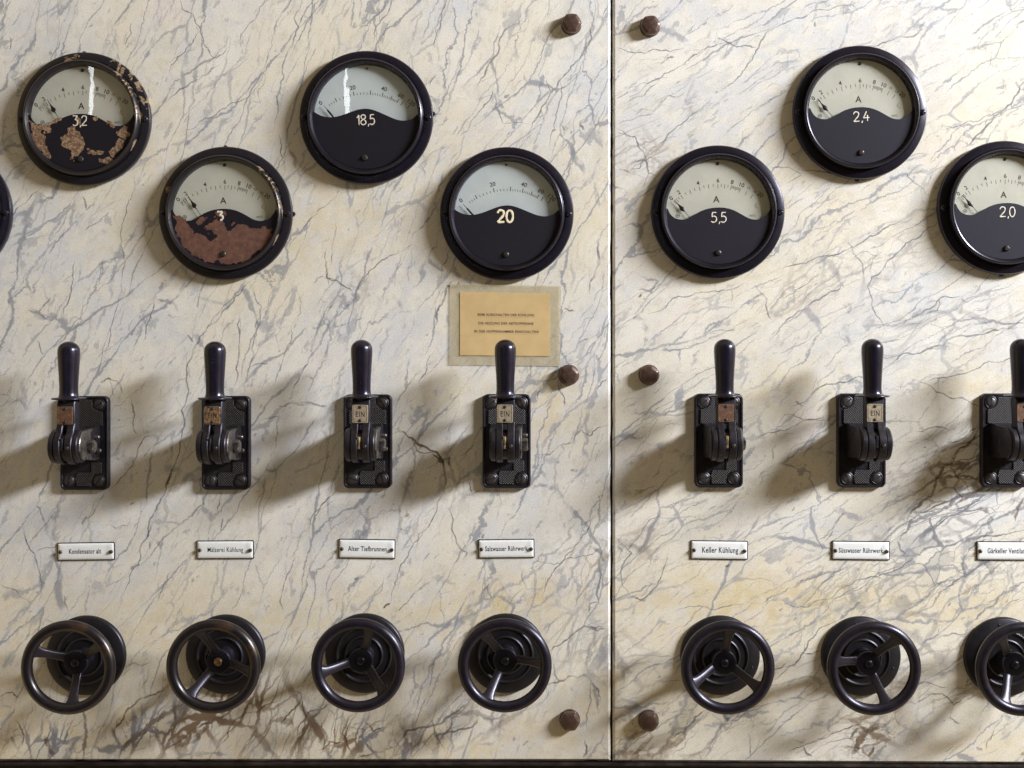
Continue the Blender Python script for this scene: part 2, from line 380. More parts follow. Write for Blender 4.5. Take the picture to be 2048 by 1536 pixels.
# veins traced on the slabs: (width, strength, tint 0 grey .. 1 brown, points)
VEINS = [
 (2,.8,0,[(358,-10),(365,18),(387,30),(401,59),(410,91),(428,116),(447,107),(460,92)]),
 (2,.7,0,[(401,59),(378,91),(355,114),(337,150)]),
 (2,.7,0,[(533,-5),(520,14),(500,46),(483,68),(474,87)]),
 (3,.8,0,[(606,-5),(588,36),(597,55),(579,96),(565,132),(561,173),(556,214),(545,264)]),
 (2,.7,0,[(640,-5),(629,9),(611,50),(593,87),(579,118)]),
 (2,.7,0,[(510,178),(465,205),(438,223),(410,237),(365,262)]),
 (3,.7,0,[(440,128),(410,150),(383,164),(360,178),(337,196)]),
 (2.5,.8,0,[(264,46),(262,68),(250,91)]), (2.5,.8,0,[(20,73),(18,100)]), (2,.6,0,[(123,73),(103,114),(98,135)]),
 (2,.7,0,[(82,374),(55,401),(32,419),(20,440)]),
 (2.2,.75,0,[(273,346),(269,378),(255,410),(248,437),(242,474),(248,510),(242,570),(228,633),(219,684),(212,720)]),
 (3,.6,0,[(219,424),(191,447),(169,460)]), (5,.6,0,[(164,392),(173,419),(196,396)]),
 (2.5,.75,0,[(150,520),(146,547),(141,588),(123,647)]), (2.5,.8,0,[(102,592),(87,611),(73,633)]), (3,.6,0,[(52,620),(78,628),(96,640)]),
 (2.5,.8,0,[(309,590),(301,629),(292,652),(287,684)]),
 (9,.55,0,[(325,562),(319,580)]), (8,.7,0,[(312,598),(337,602),(351,612),(354,624)]), (6,.5,0,[(335,630),(355,634)]),
 (4,.65,0,[(506,560),(483,583),(460,611),(437,638),(414,656)]),
 (2,.7,0,[(506,570),(510,592),(524,615),(510,652),(515,697)]),
 (2,.6,.5,[(652,490),(652,524),(652,556),(684,570)]),
 (2.2,.7,0,[(674,387),(638,419),(611,451),(588,478),(574,501)]),
 (2.5,.8,0,[(558,269),(561,301),(565,319)]), (12,.35,.9,[(575,300),(590,318),(592,337)]),
 (2.5,.7,0,[(627,0),(609,27),(600,46)]), (2.2,.7,0,[(782,-5),(782,9),(760,46),(746,91)]),
 (3,.8,0,[(896,-5),(883,36),(873,68),(869,96)]),
 (4,.75,0,[(1050,20),(1038,46),(1006,68),(997,105),(978,128),(965,155),(955,173)]),
 (3.2,.9,0,[(1190,-5),(1188,41),(1183,73),(1165,105),(1142,132),(1120,160),(1101,187),(1083,214),(1065,246),(1042,287)]),
 (2,.75,0,[(1120,160),(1124,191),(1110,242),(1101,301)]), (2.2,.8,0,[(1211,205),(1197,246),(1188,269)]),
 (2.5,.7,0,[(987,173),(983,191),(955,228),(937,260),(919,273)]), (2,.6,0,[(987,173),(992,214),(1005,246),(1060,250)]),
 (6,.7,0,[(1008,196),(1020,190)]), (2.5,.6,0,[(873,150),(860,173)]),
 (5,.6,0,[(1106,262),(1112,258)]),(5,.6,0,[(1126,250),(1130,262)]),(6,.7,0,[(1160,248),(1168,260)]),(4,.6,0,[(1140,268),(1146,262)]),
 (5.5,.75,0,[(1206,456),(1197,510),(1183,560),(1179,588)]),
 (2.2,.8,0,[(800,498),(796,506),(764,520),(732,551),(709,583)]),
 (3,.8,.5,[(655,533),(655,556),(691,574),(709,588)]), (15,.55,0,[(702,586),(716,594),(708,606)]), (8,.6,0,[(692,612),(700,610)]),
 (2,.6,.3,[(673,442),(664,501),(661,533)]),
 (6,.85,0,[(905,560),(892,578),(885,606),(873,624),(869,656)]), (5,.7,.8,[(892,572),(914,574),(918,562)]),
 (4,.6,.7,[(1128,616),(1150,622)]),
 (2.8,.85,0,[(504,559),(473,586),(441,621),(414,656),(391,691),(375,727),(375,773),(363,820),(363,875),(352,922),(340,949),(332,969),(320,1004),(306,1032),(298,1066),(281,1107),(261,1148),(244,1190),(236,1227)]),
 (5,.8,.9,[(345,935),(338,958),(330,972)]), (5,.7,0,[(302,1050),(296,1075)]), (8,.7,0,[(262,1140),(280,1128)]), (5,.6,0,[(302,1082),(300,1098)]),
 (2,.75,0,[(339,1144),(327,1173),(315,1206)]),
 (2.8,.75,0,[(46,1049),(54,1086),(70,1107),(79,1140),(83,1173),(75,1215)]), (2,.6,0,[(70,1107),(103,1095),(116,1090)]),
 (12,.6,0,[(80,1155),(87,1168),(82,1180)]), (3,.5,0,[(0,1168),(33,1181),(62,1206)]), (2.5,.7,0,[(128,1190),(137,1223)]),
 (3,.6,.6,[(302,1322),(281,1330),(265,1326),(244,1351)]), (3,.8,1,[(-5,1396),(25,1384),(41,1397)]),
 (15,.95,.75,[(373,1401),(339,1426),(310,1442),(281,1467),(257,1484),(236,1512)]),
 (10,.6,0,[(370,1412),(352,1440),(330,1448)]), (5,.7,0,[(392,1385),(372,1420),(345,1446)]),
 (5,.75,1,[(360,1355),(327,1380),(281,1397),(257,1417),(232,1455),(224,1480)]),
 (5,.85,.9,[(517,1372),(476,1409),(422,1446),(397,1455),(364,1480),(331,1496)]), (10,.6,1,[(414,1451),(393,1480),(348,1496)]),
 (10,.7,.8,[(166,1422),(172,1450),(170,1480),(166,1515)]), (13,.8,1,[(90,1470),(98,1490),(110,1515)]), (9,.5,1,[(21,1470),(30,1488),(40,1500)]),
 (3,.7,.8,[(30,1440),(48,1470),(40,1495)]),
 (4,.8,1,[(600,1388),(613,1434),(596,1471)]), (3,.7,1,[(430,1500),(470,1440),(520,1420),(560,1400)]),
 (2,.6,.2,[(679,908),(662,983),(637,1020),(617,1066)]), (2,.7,0,[(600,1107),(575,1148),(563,1190),(567,1223)]),
 (2,.5,.5,[(257,1049),(232,1057),(207,1049)]),
 (2.2,.75,0,[(207,520),(199,570)]), (2.5,.7,0,[(74,680),(86,711)]),
 (3.2,.85,.5,[(199,766),(219,756),(234,762),(242,773),(246,789)]), (2.5,.7,.5,[(262,785),(266,844),(273,871)]),
 (2,.6,.7,[(309,871),(289,875),(273,914),(250,949),(219,980)]), (2,.6,.7,[(211,984),(190,1020),(172,1040)]), (8,.55,.5,[(174,1032),(164,1051)]),
 (4,.7,0,[(372,668),(388,684)]), (3,.8,0,[(480,629),(480,668),(473,734),(469,773)]),
 (2.8,.75,0,[(523,609),(516,656),(504,695),(500,734),(488,770)]), (2,.6,0,[(500,734),(540,726)]),
 (2.2,.65,0,[(582,650),(582,684),(560,740),(547,770)]), (3.2,.75,0,[(620,723),(600,750),(586,781)]), (5,.6,0,[(617,809),(586,805),(555,812)]),
 (2,.5,.6,[(563,832),(516,840)]), (2.4,.75,.8,[(445,980),(441,995),(434,1023)]), (2.5,.7,.5,[(446,1035),(441,1062)]),
 (5,.65,0,[(600,805),(629,809),(654,813)]),
 (5.5,.95,.9,[(787,855),(825,876),(846,892),(875,905),(887,922),(892,959),(890,990)]), (6,.85,1,[(862,905),(880,925),(900,915),(898,935)]),
 (8,.6,1,[(895,985),(908,970)]), (3,.7,1,[(940,962),(944,985)]), (2.5,.6,1,[(825,876),(840,905),(870,900)]),
 (2.2,.75,.3,[(887,976),(875,1013),(846,1063),(830,1105)]), (3.5,.75,0,[(917,988),(900,1022),(904,1059),(921,1097),(935,1105),(925,1120)]),
 (2.6,.85,.2,[(1217,847),(1196,855),(1180,872),(1172,868),(1162,859),(1146,884),(1125,888),(1100,909),(1071,913)]),
 (5,.6,0,[(1125,888),(1128,900)]), (7,.5,0,[(1140,942),(1158,940)]),
 (2.4,.65,.3,[(1217,997),(1183,1038),(1181,1043),(1161,1080),(1144,1103),(1124,1123),(1104,1146),(1091,1173),(1088,1203)]),
 (2.5,.7,0,[(867,705),(854,738),(837,767)]), (3.4,.85,0,[(1217,755),(1196,776)]), (3,.8,0,[(1118,765),(1126,790),(1130,813)]), (4,.5,.5,[(1082,770),(1076,800)]),
 (2.2,.6,0,[(625,1055),(642,1013),(679,976)]),
 (2.8,.85,0,[(855,1043),(839,1067),(826,1090),(809,1123),(799,1143),(789,1173),(782,1203)]), (5,.9,1,[(782,1206),(766,1216)]),
 (6,.5,0,[(862,1163),(836,1179)]), (2.5,.6,0,[(836,1179),(819,1199),(789,1223)]), (9,.6,0,[(708,1156),(718,1160)]), (6,.6,0,[(657,1202),(668,1198)]),
 (2,.6,0,[(1068,1116),(1091,1126),(1124,1126),(1158,1113),(1191,1103),(1207,1090)]),
 (5.5,.85,0,[(1207,1100),(1201,1140),(1197,1173),(1197,1203)]), (3.5,.85,.1,[(1197,1203),(1181,1206),(1178,1226)]), (10,.45,0,[(1190,1095),(1205,1110)]),
 (4,.75,.2,[(1217,1252),(1191,1256),(1171,1252),(1141,1272),(1111,1292),(1098,1306)]), (6,.6,.4,[(1180,1250),(1195,1262),(1212,1256)]),
 (4.5,.85,.1,[(1085,1372),(1111,1365),(1138,1352),(1168,1349),(1181,1359),(1197,1385),(1201,1405)]),
 (11,.6,0,[(1181,1359),(1190,1385),(1197,1420)]), (2.5,.6,0,[(1104,1320),(1110,1350),(1122,1362)]), (2.5,.6,0,[(1181,1359),(1183,1400),(1175,1460)]),
 (6,.9,.55,[(938,1402),(912,1425),(885,1445),(852,1455),(812,1462),(799,1482),(792,1511)]), (6,.7,0,[(945,1395),(925,1420),(900,1440)]),
 (5,.75,.3,[(962,1432),(942,1455),(912,1462),(879,1468),(862,1482)]), (3,.6,.3,[(962,1432),(985,1440),(1005,1430),(1020,1435)]),
 (2.8,.9,.9,[(660,1405),(646,1418),(616,1425),(603,1445),(593,1475)]), (3.2,.8,1,[(555,1455),(580,1425),(600,1405),(603,1389),(583,1382)]),
 (3.5,.9,1,[(696,1432),(686,1468),(693,1485),(706,1511)]), (3,.8,1,[(726,1442),(746,1462),(769,1452)]), (3,.8,1,[(686,1485),(660,1482),(636,1501)]),
 (3.5,.85,1,[(733,1485),(746,1505),(716,1515)]), (3,.7,.9,[(640,1440),(655,1470),(640,1510)]), (2.5,.7,.3,[(690,1448),(730,1460),(760,1440)]),
 (2.5,.6,0,[(1048,1136),(1045,1160),(1055,1179),(1091,1173)]), (4,.6,0,[(980,1165),(965,1185),(958,1200)]), (3,.5,0,[(975,1170),(985,1200)]),
 (5,.7,1,[(1170,1480),(1173,1505),(1166,1516)]), (5,.5,0,[(1045,1490),(1058,1482)]),
 # right slab
 (2.4,.85,0,[(1720,2),(1689,9),(1658,18),(1621,23),(1598,34),(1566,46),(1539,59),(1521,82),(1512,100),(1493,132),(1475,155),(1452,173),(1430,187)]),
 (3.4,.75,0,[(1430,73),(1457,84),(1484,91),(1516,93)]),
 (2.4,.75,0,[(1466,87),(1430,91),(1402,100),(1384,112),(1361,132),(1329,146),(1302,164),(1247,182)]),
 (2,.7,0,[(1229,96),(1266,105),(1311,98),(1370,96)]),
 (2.4,.75,0,[(1425,191),(1393,223),(1370,242),(1352,255),(1334,273),(1297,296)]),
 (3,.85,.2,[(1229,255),(1252,269),(1270,273),(1279,296),(1293,319),(1297,346),(1316,355)]),
 (2.6,.75,0,[(1261,328),(1288,319),(1279,337),(1263,337)]), (6,.5,0,[(1288,316),(1298,335)]), (3,.7,0,[(1229,337),(1262,348)]),
 (2,.6,0,[(1316,164),(1288,191),(1247,210)]), (2,.6,0,[(1229,250),(1270,236),(1310,228)]),
 (4.4,.85,0,[(2055,150),(2048,160),(2036,182),(2013,210),(1990,228),(1968,255),(1945,278),(1926,292)]),
 (2.2,.65,0,[(2013,210),(1972,228),(1931,242),(1876,251)]), (3.4,.7,0,[(1849,55),(1808,71),(1772,82),(1730,87)]),
 (10,.3,0,[(1850,40),(1838,60)]), (6,.6,0,[(1630,40),(1630,52)]), (2.2,.6,.4,[(1539,333),(1571,333),(1603,346),(1571,365)]),
 (2.4,.7,.9,[(1592,337),(1640,340),(1676,346)]), (3,.6,.3,[(1812,340),(1840,370),(1858,390)]),
 (3.2,.9,0,[(1803,438),(1781,447),(1740,469),(1703,492),(1658,510),(1621,520),(1585,529),(1557,542)]),
 (2.8,.75,0,[(1876,440),(1858,451),(1812,483),(1781,515),(1744,551),(1735,570),(1744,602),(1762,638),(1776,665)]),
 (3,.65,0,[(1694,479),(1708,506),(1726,529),(1728,548)]), (2,.6,0,[(1694,520),(1730,500),(1760,510)]),
 (2.5,.75,0,[(1694,551),(1671,579),(1639,597),(1598,620),(1566,647),(1539,675)]), (3.2,.85,0,[(1512,570),(1534,597),(1534,620),(1544,638)]),
 (2.2,.6,0,[(1653,547),(1607,570),(1566,597)]), (2.2,.65,0,[(1503,565),(1448,579),(1402,583),(1357,592),(1279,633)]),
 (6,.5,0,[(1279,551),(1316,561),(1302,583),(1275,579)]), (2.5,.7,0,[(1464,575),(1462,602)]),
 (3.5,.75,0,[(1922,588),(1881,592),(1858,615),(1812,638),(1785,661)]), (3,.6,0,[(1880,592),(1874,618),(1850,625)]),
 (6,.75,0,[(2055,643),(2004,643),(1967,634),(1926,638),(1894,638)]), (7,.8,0,[(1985,640),(1950,634)]),
 (4.2,.8,0,[(2055,648),(1977,661),(1904,672),(1862,693),(1800,708),(1774,729)]), (2.2,.75,0,[(2055,706),(1977,719),(1899,750),(1847,766)]),
 (3.2,.8,0,[(1790,722),(1717,750),(1665,766),(1623,786),(1581,812)]), (3,.6,0,[(1665,766),(1672,790),(1682,800)]),
 (2.6,.65,.2,[(1570,828),(1610,838),(1650,833)]), (2.2,.7,.4,[(1498,885),(1560,859),(1592,849),(1665,839)]),
 (2.5,.7,0,[(1821,755),(1873,781),(1925,792),(1967,812)]), (5,.5,0,[(1590,800),(1605,812)]),
 (9,.85,.1,[(2055,945),(2020,965),(1977,985),(1940,990),(1904,1000),(1862,1026),(1821,1042),(1795,1078)]),
 (5,.8,0,[(1795,1078),(1800,1095),(1812,1105)]), (4,.7,0,[(2000,960),(1950,1000),(1890,1030),(1850,1060)]),
 (7,.85,.95,[(1960,850),(1946,875),(1909,911),(1878,948),(1862,990),(1826,1016),(1810,1047)]), (3,.75,1,[(1915,905),(1900,930),(1930,960),(1945,985)]),
 (4,.75,1,[(1905,970),(1925,990),(1920,1000)]), (3,.7,1,[(1870,930),(1900,925),(1960,905)]), (2.4,.6,1,[(1960,850),(1930,870),(1890,880)]),
 (7,.65,.9,[(2048,990),(2036,1010),(2030,1040)]), (3,.6,.6,[(1830,860),(1870,850),(1900,858)]),
 (9,.65,0,[(1993,1021),(1977,1040),(1985,1060),(1965,1073)]), (7,.75,0,[(1935,1104),(1925,1125),(1932,1146),(1890,1160),(1862,1172)]),
 (5,.65,0,[(1977,1073),(1950,1085),(1935,1104)]), (12,.5,0,[(1920,1122),(1936,1134)]),
 (2.6,.7,0,[(1691,1021),(1672,1045),(1654,1068),(1633,1083)]), (2.4,.7,0,[(1687,1018),(1669,1045),(1651,1080)]),
 (2.6,.8,0,[(1860,1085),(1830,1110),(1810,1124),(1748,1151),(1700,1168),(1660,1195),(1616,1212),(1590,1212),(1560,1195)]),
 (10,.45,0,[(1651,1142),(1616,1155),(1585,1173)]), (4,.6,0,[(1585,1173),(1546,1190),(1528,1203)]), (3,.75,0,[(1700,1130),(1640,1148),(1600,1160)]),
 (2.2,.6,0,[(1528,1203),(1466,1208),(1405,1212),(1352,1221)]), (2.2,.7,0,[(1810,1130),(1760,1142),(1700,1185),(1640,1205)]),
 (2.8,.8,0,[(1225,1062),(1246,1089),(1264,1106),(1242,1142),(1246,1172),(1260,1190),(1282,1199),(1304,1181),(1326,1142),(1334,1080)]),
 (2.4,.7,0,[(1326,1027),(1286,1058),(1264,1089),(1250,1100)]), (6,.6,0,[(1278,1198),(1292,1199)]), (6,.5,0,[(1236,1090),(1246,1104)]),
 (7,.55,0,[(1726,1199),(1695,1221),(1678,1238)]), (3,.85,.1,[(1678,1238),(1634,1261),(1616,1282),(1607,1304),(1590,1327),(1568,1331)]),
 (2.6,.85,.6,[(1607,1304),(1642,1300)]), (2.2,.7,0,[(1568,1331),(1545,1340),(1575,1322)]),
 (6,.75,0,[(2055,1160),(2012,1181),(1986,1208),(1960,1225),(1945,1240)]), (3,.6,0,[(2048,1190),(2010,1210),(1980,1240)]),
 (22,1,.95,[(1762,1434),(1750,1450),(1731,1463),(1720,1480),(1713,1494),(1704,1511)]), (8,.9,.9,[(1735,1452),(1715,1455),(1700,1475)]), (6,.8,1,[(1748,1490),(1735,1512)]),
 (2.6,.85,.8,[(1739,1441),(1700,1452),(1660,1467),(1616,1485),(1572,1507)]), (5,.75,.5,[(1607,1490),(1614,1505),(1625,1512)]),
 (2.2,.6,.5,[(1493,1463),(1502,1490),(1502,1516)]), (5,.65,.1,[(1418,1419),(1387,1441),(1370,1463),(1339,1476)]), (9,.65,0,[(1445,1428),(1455,1440),(1462,1432)]),
 (9,.4,1,[(1308,1472),(1286,1490),(1264,1511)]), (2.6,.65,.7,[(1850,1384),(1885,1384),(1907,1406),(1951,1379)]), (4,.5,.3,[(1900,1430),(1920,1445)]),
 (7,.5,1,[(1952,1490),(1966,1496)]), (2.5,.5,.4,[(1970,1500),(1975,1480),(1990,1450),(2010,1420)]), (2.2,.6,.2,[(1800,1380),(1850,1360),(1900,1370)]),
 (14,.45,1,[(2040,1505),(2060,1495)]), (2.4,.6,.3,[(1780,1400),(1830,1405),(1860,1385)]), (3,.6,.1,[(1840,1290),(1880,1270),(1930,1265),(1990,1240)]),
]

def frac(pts, rnd, amp=.13, lev=3):
    P = [Vector((float(a), float(b))) for a, b in pts]
    for L in range(lev):
        Q = [P[0]]
        for a, b in zip(P, P[1:]):
            d = b-a
            if d.length > 3.2:
                m = (a+b)/2+Vector((-d.y, d.x))*rnd.uniform(-amp, amp)
                Q.append(m)
            Q.append(b)
        P = Q
    return P

def blob(px, py, cx, cy, rx, ry, ang=0):
    a = math.radians(ang)
    dx, dy = px-cx, -(py-cy)
    u = (dx*math.cos(a)+dy*math.sin(a))/rx; w = (-dx*math.sin(a)+dy*math.cos(a))/ry
    return math.exp(-(u*u+w*w))

BRECCIA = [(330,1450,260,45,15,1.0),(120,1480,170,35,0,.8),(600,1460,130,50,20,.85),(700,1480,90,35,0,1.0),(860,1470,110,40,25,.8),(430,1420,120,50,25,.8),
           (1190,1300,60,130,60,.55),(1180,1120,40,60,60,.35),(980,1440,90,30,20,.5),(1000,1190,90,30,20,.25),
           (1930,930,130,70,35,.95),(1880,1040,150,50,30,1.0),(1990,1050,90,60,30,.9),(1900,1150,120,50,30,.8),(1740,1470,90,50,45,.9),(1420,1460,110,45,30,.5),
           (1280,1490,60,35,20,.8),(1720,1190,200,40,22,.4),(1850,1300,160,60,25,.4),(1770,520,110,50,35,.45),(1900,650,160,45,15,.4),(1290,310,45,60,60,.5),(1620,560,120,50,30,.3),
           (1280,1090,50,60,30,.35),(700,590,50,40,50,.25),(880,950,50,70,60,.4)]
STAIN_SHADE = [(0,1500,600,120,0,.55),(600,1240,500,90,0,.55),(1010,1200,150,60,0,.65),(1440,1200,200,90,0,.8),(1720,1210,200,70,0,.6),(1990,1220,120,50,0,.6),
         (150,260,190,190,0,.45),(430,450,190,185,0,.5),(715,255,185,180,0,.5),(1000,440,180,180,0,.6),(1420,440,190,180,0,.55),(1705,240,185,175,0,.45),(2010,420,170,170,0,.45),  # shadow halos of the ammeters, painted as yellow tint
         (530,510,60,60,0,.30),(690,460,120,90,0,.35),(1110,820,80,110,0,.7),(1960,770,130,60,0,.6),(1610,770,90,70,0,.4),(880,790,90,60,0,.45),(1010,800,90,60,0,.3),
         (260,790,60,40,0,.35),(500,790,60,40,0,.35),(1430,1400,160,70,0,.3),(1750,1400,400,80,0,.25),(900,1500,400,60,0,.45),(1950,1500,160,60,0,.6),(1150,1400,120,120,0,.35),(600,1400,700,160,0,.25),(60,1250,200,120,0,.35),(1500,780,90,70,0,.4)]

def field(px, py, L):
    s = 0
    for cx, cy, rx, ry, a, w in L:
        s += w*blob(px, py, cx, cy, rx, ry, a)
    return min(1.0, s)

def slab(name, x0, x1, y0, y1, mat_, veinmat, ang, label, seed, tilt=0.0):
    """marble slab: gridded face, chamfered edges, veins as thin inlaid ribbons of the same mesh"""
    rnd = random.Random(seed)
    ch = 5.0                                # chamfer in px
    V = []; F = []; MI = []; A_b = []; A_s = []; A_t = []; A_st = []; A_ac = []
    def pv(px, py, h, b=None, s=None, t=0, st=0, ac=0):
        yy = py+(px-x0)*tilt
        V.append(((px-1024)*S, -h*.001, (768-yy)*S))
        A_b.append(field(px, py, BRECCIA) if b is None else b)
        A_s.append(field(px, py, STAIN_SHADE) if s is None else s)
        A_t.append(t); A_st.append(st); A_ac.append(ac)
        return len(V)-1
    nx = int((x1-x0)/16); ny = int((y1-y0)/16)
    xs = [x0+ch+(x1-x0-2*ch)*i/nx for i in range(nx+1)]
    ys = [y0+ch+(y1-y0-2*ch)*j/ny for j in range(ny+1)]
    g = [[pv(x, y, 0) for x in xs] for y in ys]
    for j in range(ny):
        for i in range(nx):
            F.append((g[j][i], g[j+1][i], g[j+1][i+1], g[j][i+1])); MI.append(0)
    # rim: front loop -> chamfer -> side -> back; the arris is slightly worn
    loop = [(xs[i], ys[0], 0, -1) for i in range(nx)]+[(xs[-1], ys[j], 1, 0) for j in range(ny)]
    loop += [(xs[i], ys[-1], 0, 1) for i in range(nx, 0, -1)]+[(xs[0], ys[j], -1, 0) for j in range(ny, 0, -1)]
    loopi = [g[0][i] for i in range(nx)]+[g[j][-1] for j in range(ny)]+[g[-1][i] for i in range(nx, 0, -1)]+[g[j][0] for j in range(ny, 0, -1)]
    r1 = []; r2 = []; cx, cy = (x0+x1)/2, (y0+y1)/2
    for (x, y, dx, dy) in loop:
        ox = -ch if x <= xs[0]+.01 else (ch if x >= xs[-1]-.01 else 0)
        oy = -ch if y <= ys[0]+.01 else (ch if y >= ys[-1]-.01 else 0)
        wv = .5*mnoise.noise(Vector((x*.03, y*.03, seed)))
        if wv < -.22: wv -= .8
        r1.append(pv(x+ox+(wv if ox > 0 else -wv if ox < 0 else 0), y+oy+(wv if oy > 0 else -wv if oy < 0 else 0), -ch*.5))
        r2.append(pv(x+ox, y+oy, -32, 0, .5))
    n = len(loopi)
    for i in range(n):
        j = (i+1) % n
        F.append((loopi[i], r1[i], r1[j], loopi[j])[::-1]); MI.append(0)
        F.append((r1[i], r2[i], r2[j], r1[j])[::-1]); MI.append(0)
    F.append(tuple(r2)); MI.append(0)
    # veins
    cnt = [0]
    def ribbon(pts, w, strength, tint):
        P = frac(pts, rnd)
        P = [p for p in P if x0+ch < p.x < x1-ch and y0+ch < p.y < y1-ch]
        if len(P) < 3: return
        cnt[0] += 1
        hh = .02+cnt[0]*.0008
        rows = []; N = len(P); ph = rnd.uniform(0, 99)
        for i, p in enumerate(P):
            t_ = (P[min(i+1, N-1)]-P[max(i-1, 0)])
            if t_.length < 1e-6: t_ = Vector((1, 0))
            t_.normalize(); nn = Vector((-t_.y, t_.x))
            e = min(i, N-1-i)/max(1, N*.22)
            tp = min(1, .25+e*.9)
            ww = (w*.62+1.0)*tp*(.75+.7*abs(mnoise.noise(Vector((ph, i*.35, 0)))))
            sr = strength*min(1, .35+e)*(.75+.5*abs(mnoise.noise(Vector((ph+9, i*.22, 0))))+.0)
            jt = rnd.uniform(-.0002, .0002)
            rows.append([pv(p.x+nn.x*ww*k, p.y+nn.y*ww*k, hh+jt, 0, 0, tint, sr, 1-abs(k)) for k in (-1, 0, 1)])
        for a, b in zip(rows, rows[1:]):
            for k in (0, 1):
                F.append((a[k], a[k+1], b[k+1], b[k])); MI.append(1)
    for w, st, ti, pts in VEINS:
        if x0 < pts[len(pts)//2][0] < x1:
            ribbon(pts, w, st, ti)
            # side shoots
            if len(pts) > 3 and w < 6:
                for k in range(len(pts)//3):
                    q = rnd.choice(pts[1:-1]); a = math.radians(ang+rnd.choice((-1, 1))*rnd.uniform(18, 50)); L = rnd.uniform(14, 42)
                    if rnd.random() < .5: L = -L
                    ribbon([q, (q[0]+math.cos(a)*L*.5, q[1]-math.sin(a)*L*.5), (q[0]+math.cos(a)*L, q[1]-math.sin(a)*L)], rnd.uniform(.8, 1.4), st*.45, ti)
    # the many short unnamed hairlines of the stone
    nr = int((x1-x0)*(y1-y0)/5600)
    for k in range(nr):
        px, py = rnd.uniform(x0, x1), rnd.uniform(y0, y1)
        a = math.radians(ang+rnd.gauss(0, 14)); L = rnd.choice((12, 20, 30, 50, 80, 120))*rnd.uniform(.6, 1.1)
        pts = [(px, py)]; m = max(2, int(L/18))
        for i in range(m):
            a2 = a+rnd.gauss(0, .3)
            pts.append((pts[-1][0]+math.cos(a2)*L/m, pts[-1][1]-math.sin(a2)*L/m))
        br = field(px, py, BRECCIA)
        ribbon(pts, rnd.choice((.8, 1.1, 1.4, 2.4)), rnd.uniform(.18, .5), .9 if rnd.random() < br*.6 else (.4 if rnd.random() < .15 else 0))
    for k in range(nr//2):
        px, py = rnd.uniform(x0, x1), rnd.uniform(y0, y1); w = rnd.choice((1.5, 2, 2.5, 4))
        a = math.radians(ang+rnd.gauss(0, 30)); L = w*1.3
        ribbon([(px, py), (px+math.cos(a)*L, py-math.sin(a)*L), (px+math.cos(a)*2*L, py-math.sin(a)*2*L)], w, rnd.uniform(.4, .85), rnd.choice((0, 0, 0, .8)))
    me = bpy.data.meshes.new(name)
    me.from_pydata(V, [], F)
    me.materials.append(mat_); me.materials.append(veinmat)
    me.polygons.foreach_set('material_index', MI)
    for nm, arr in (('breccia', A_b), ('stain_shade', A_s), ('tint', A_t), ('strength', A_st), ('across', A_ac)):
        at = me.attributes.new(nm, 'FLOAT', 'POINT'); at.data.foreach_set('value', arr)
    me.update()
    o = part(name, me)
    o['label'] = label; o['category'] = 'marble panel'; o['group'] = 'marble panels of the switchboard'
    return o

VM = vein_material()
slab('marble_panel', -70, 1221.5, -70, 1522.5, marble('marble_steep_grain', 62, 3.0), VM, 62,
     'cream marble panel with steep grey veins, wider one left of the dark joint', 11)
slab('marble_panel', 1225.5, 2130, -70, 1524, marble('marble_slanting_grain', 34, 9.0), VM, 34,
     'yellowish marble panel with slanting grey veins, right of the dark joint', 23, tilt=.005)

# dark space behind the slabs, and the steel frame they stand on
M_dark = pm('dark_backing', (.012, .010, .010), .8, 0, .3)
mb = MB(); mb.box(-700, 720, -560, 520, -75, -60, 1)
o = part('wall', mb.mesh('wall', [M_dark])); o['kind'] = 'structure'
M_frame = pm('old_black_steel', (.020, .016, .016), .42, .2, .5, 60, (.05, .035, .03), (.5, .75), 25, .3, 300, .0006)
mb = MB()
def strip(mb, x0, x1, prof, tilt=.005):
    n = 40; rings = []
    for i in range(n+1):
        x = x0+(x1-x0)*i/n
        dz = -max(0.0, x+.5)*tilt
        rings.append([(x, z+dz+.12*mnoise.noise(Vector((x*.02, z, h))), h) for z, h in prof])
    mb.loft(rings)
strip(mb, -620, 620, [(-378.4, -34), (-378.4, .6), (-379.0, 1.6), (-380.6, 1.8), (-381.0, 1.4), (-381.2, -5), (-396, -6), (-430, -6), (-430, -34)])
o = part('steel_frame', mb.mesh('steel_frame', [M_frame]))
o['label'] = 'dark steel ledge running along the bottom under both marble panels'; o['category'] = 'frame'

# ------------------------------------------------------------------ materials of the fittings
M_black = pm('black_stoving_paint', (.0075, .006, .011), .25, 0, .2, 70, None, bump=0, coat=0, rvar=.015, spec=.55)
M_cover = pm('matt_black_cover', (.0065, .0052, .0085), .58, 0, .12, 300, None, bump=.2, bscale=1500, bdist=.0003, rvar=.03, spec=.35)
M_bake = pm('black_bakelite', (.0075, .006, .013), .25, 0, .3, 40, None, bump=.02, coat=.05, rvar=.02)
M_wheel = pm('wheel_black', (.0075, .006, .0105), .33, 0, .3, 50, None, bump=.04, bscale=500, coat=0, rvar=.05)
M_iron = pm('blackened_iron', (.017, .015, .019), .40, .35, .4, 100, (.05, .043, .042), (.60, .78), 110, .2, 700, .0004, rvar=.06)
M_litiron = pm('lit_grey_iron', (.12, .11, .105), .36, .7, .4, 120, (.04, .033, .03), (.5, .65), 160, .3, 700, .0005)
M_screw = pm('dark_screw', (.055, .047, .045), .36, .6, .4, 200, (.09, .06, .04), (.55, .7), 300, .2)
M_brass = pm('dull_brass', (.42, .32, .19), .38, .8, .3, 200, (.12, .08, .05), (.5, .65), 260, .2)
M_bolt = pm('bronzed_bolt', (.085, .050, .038), .36, .3, .2, 160, (.055, .034, .027), (.48, .70), 120, .12, 600, .0004, coat=.15, rvar=.04)
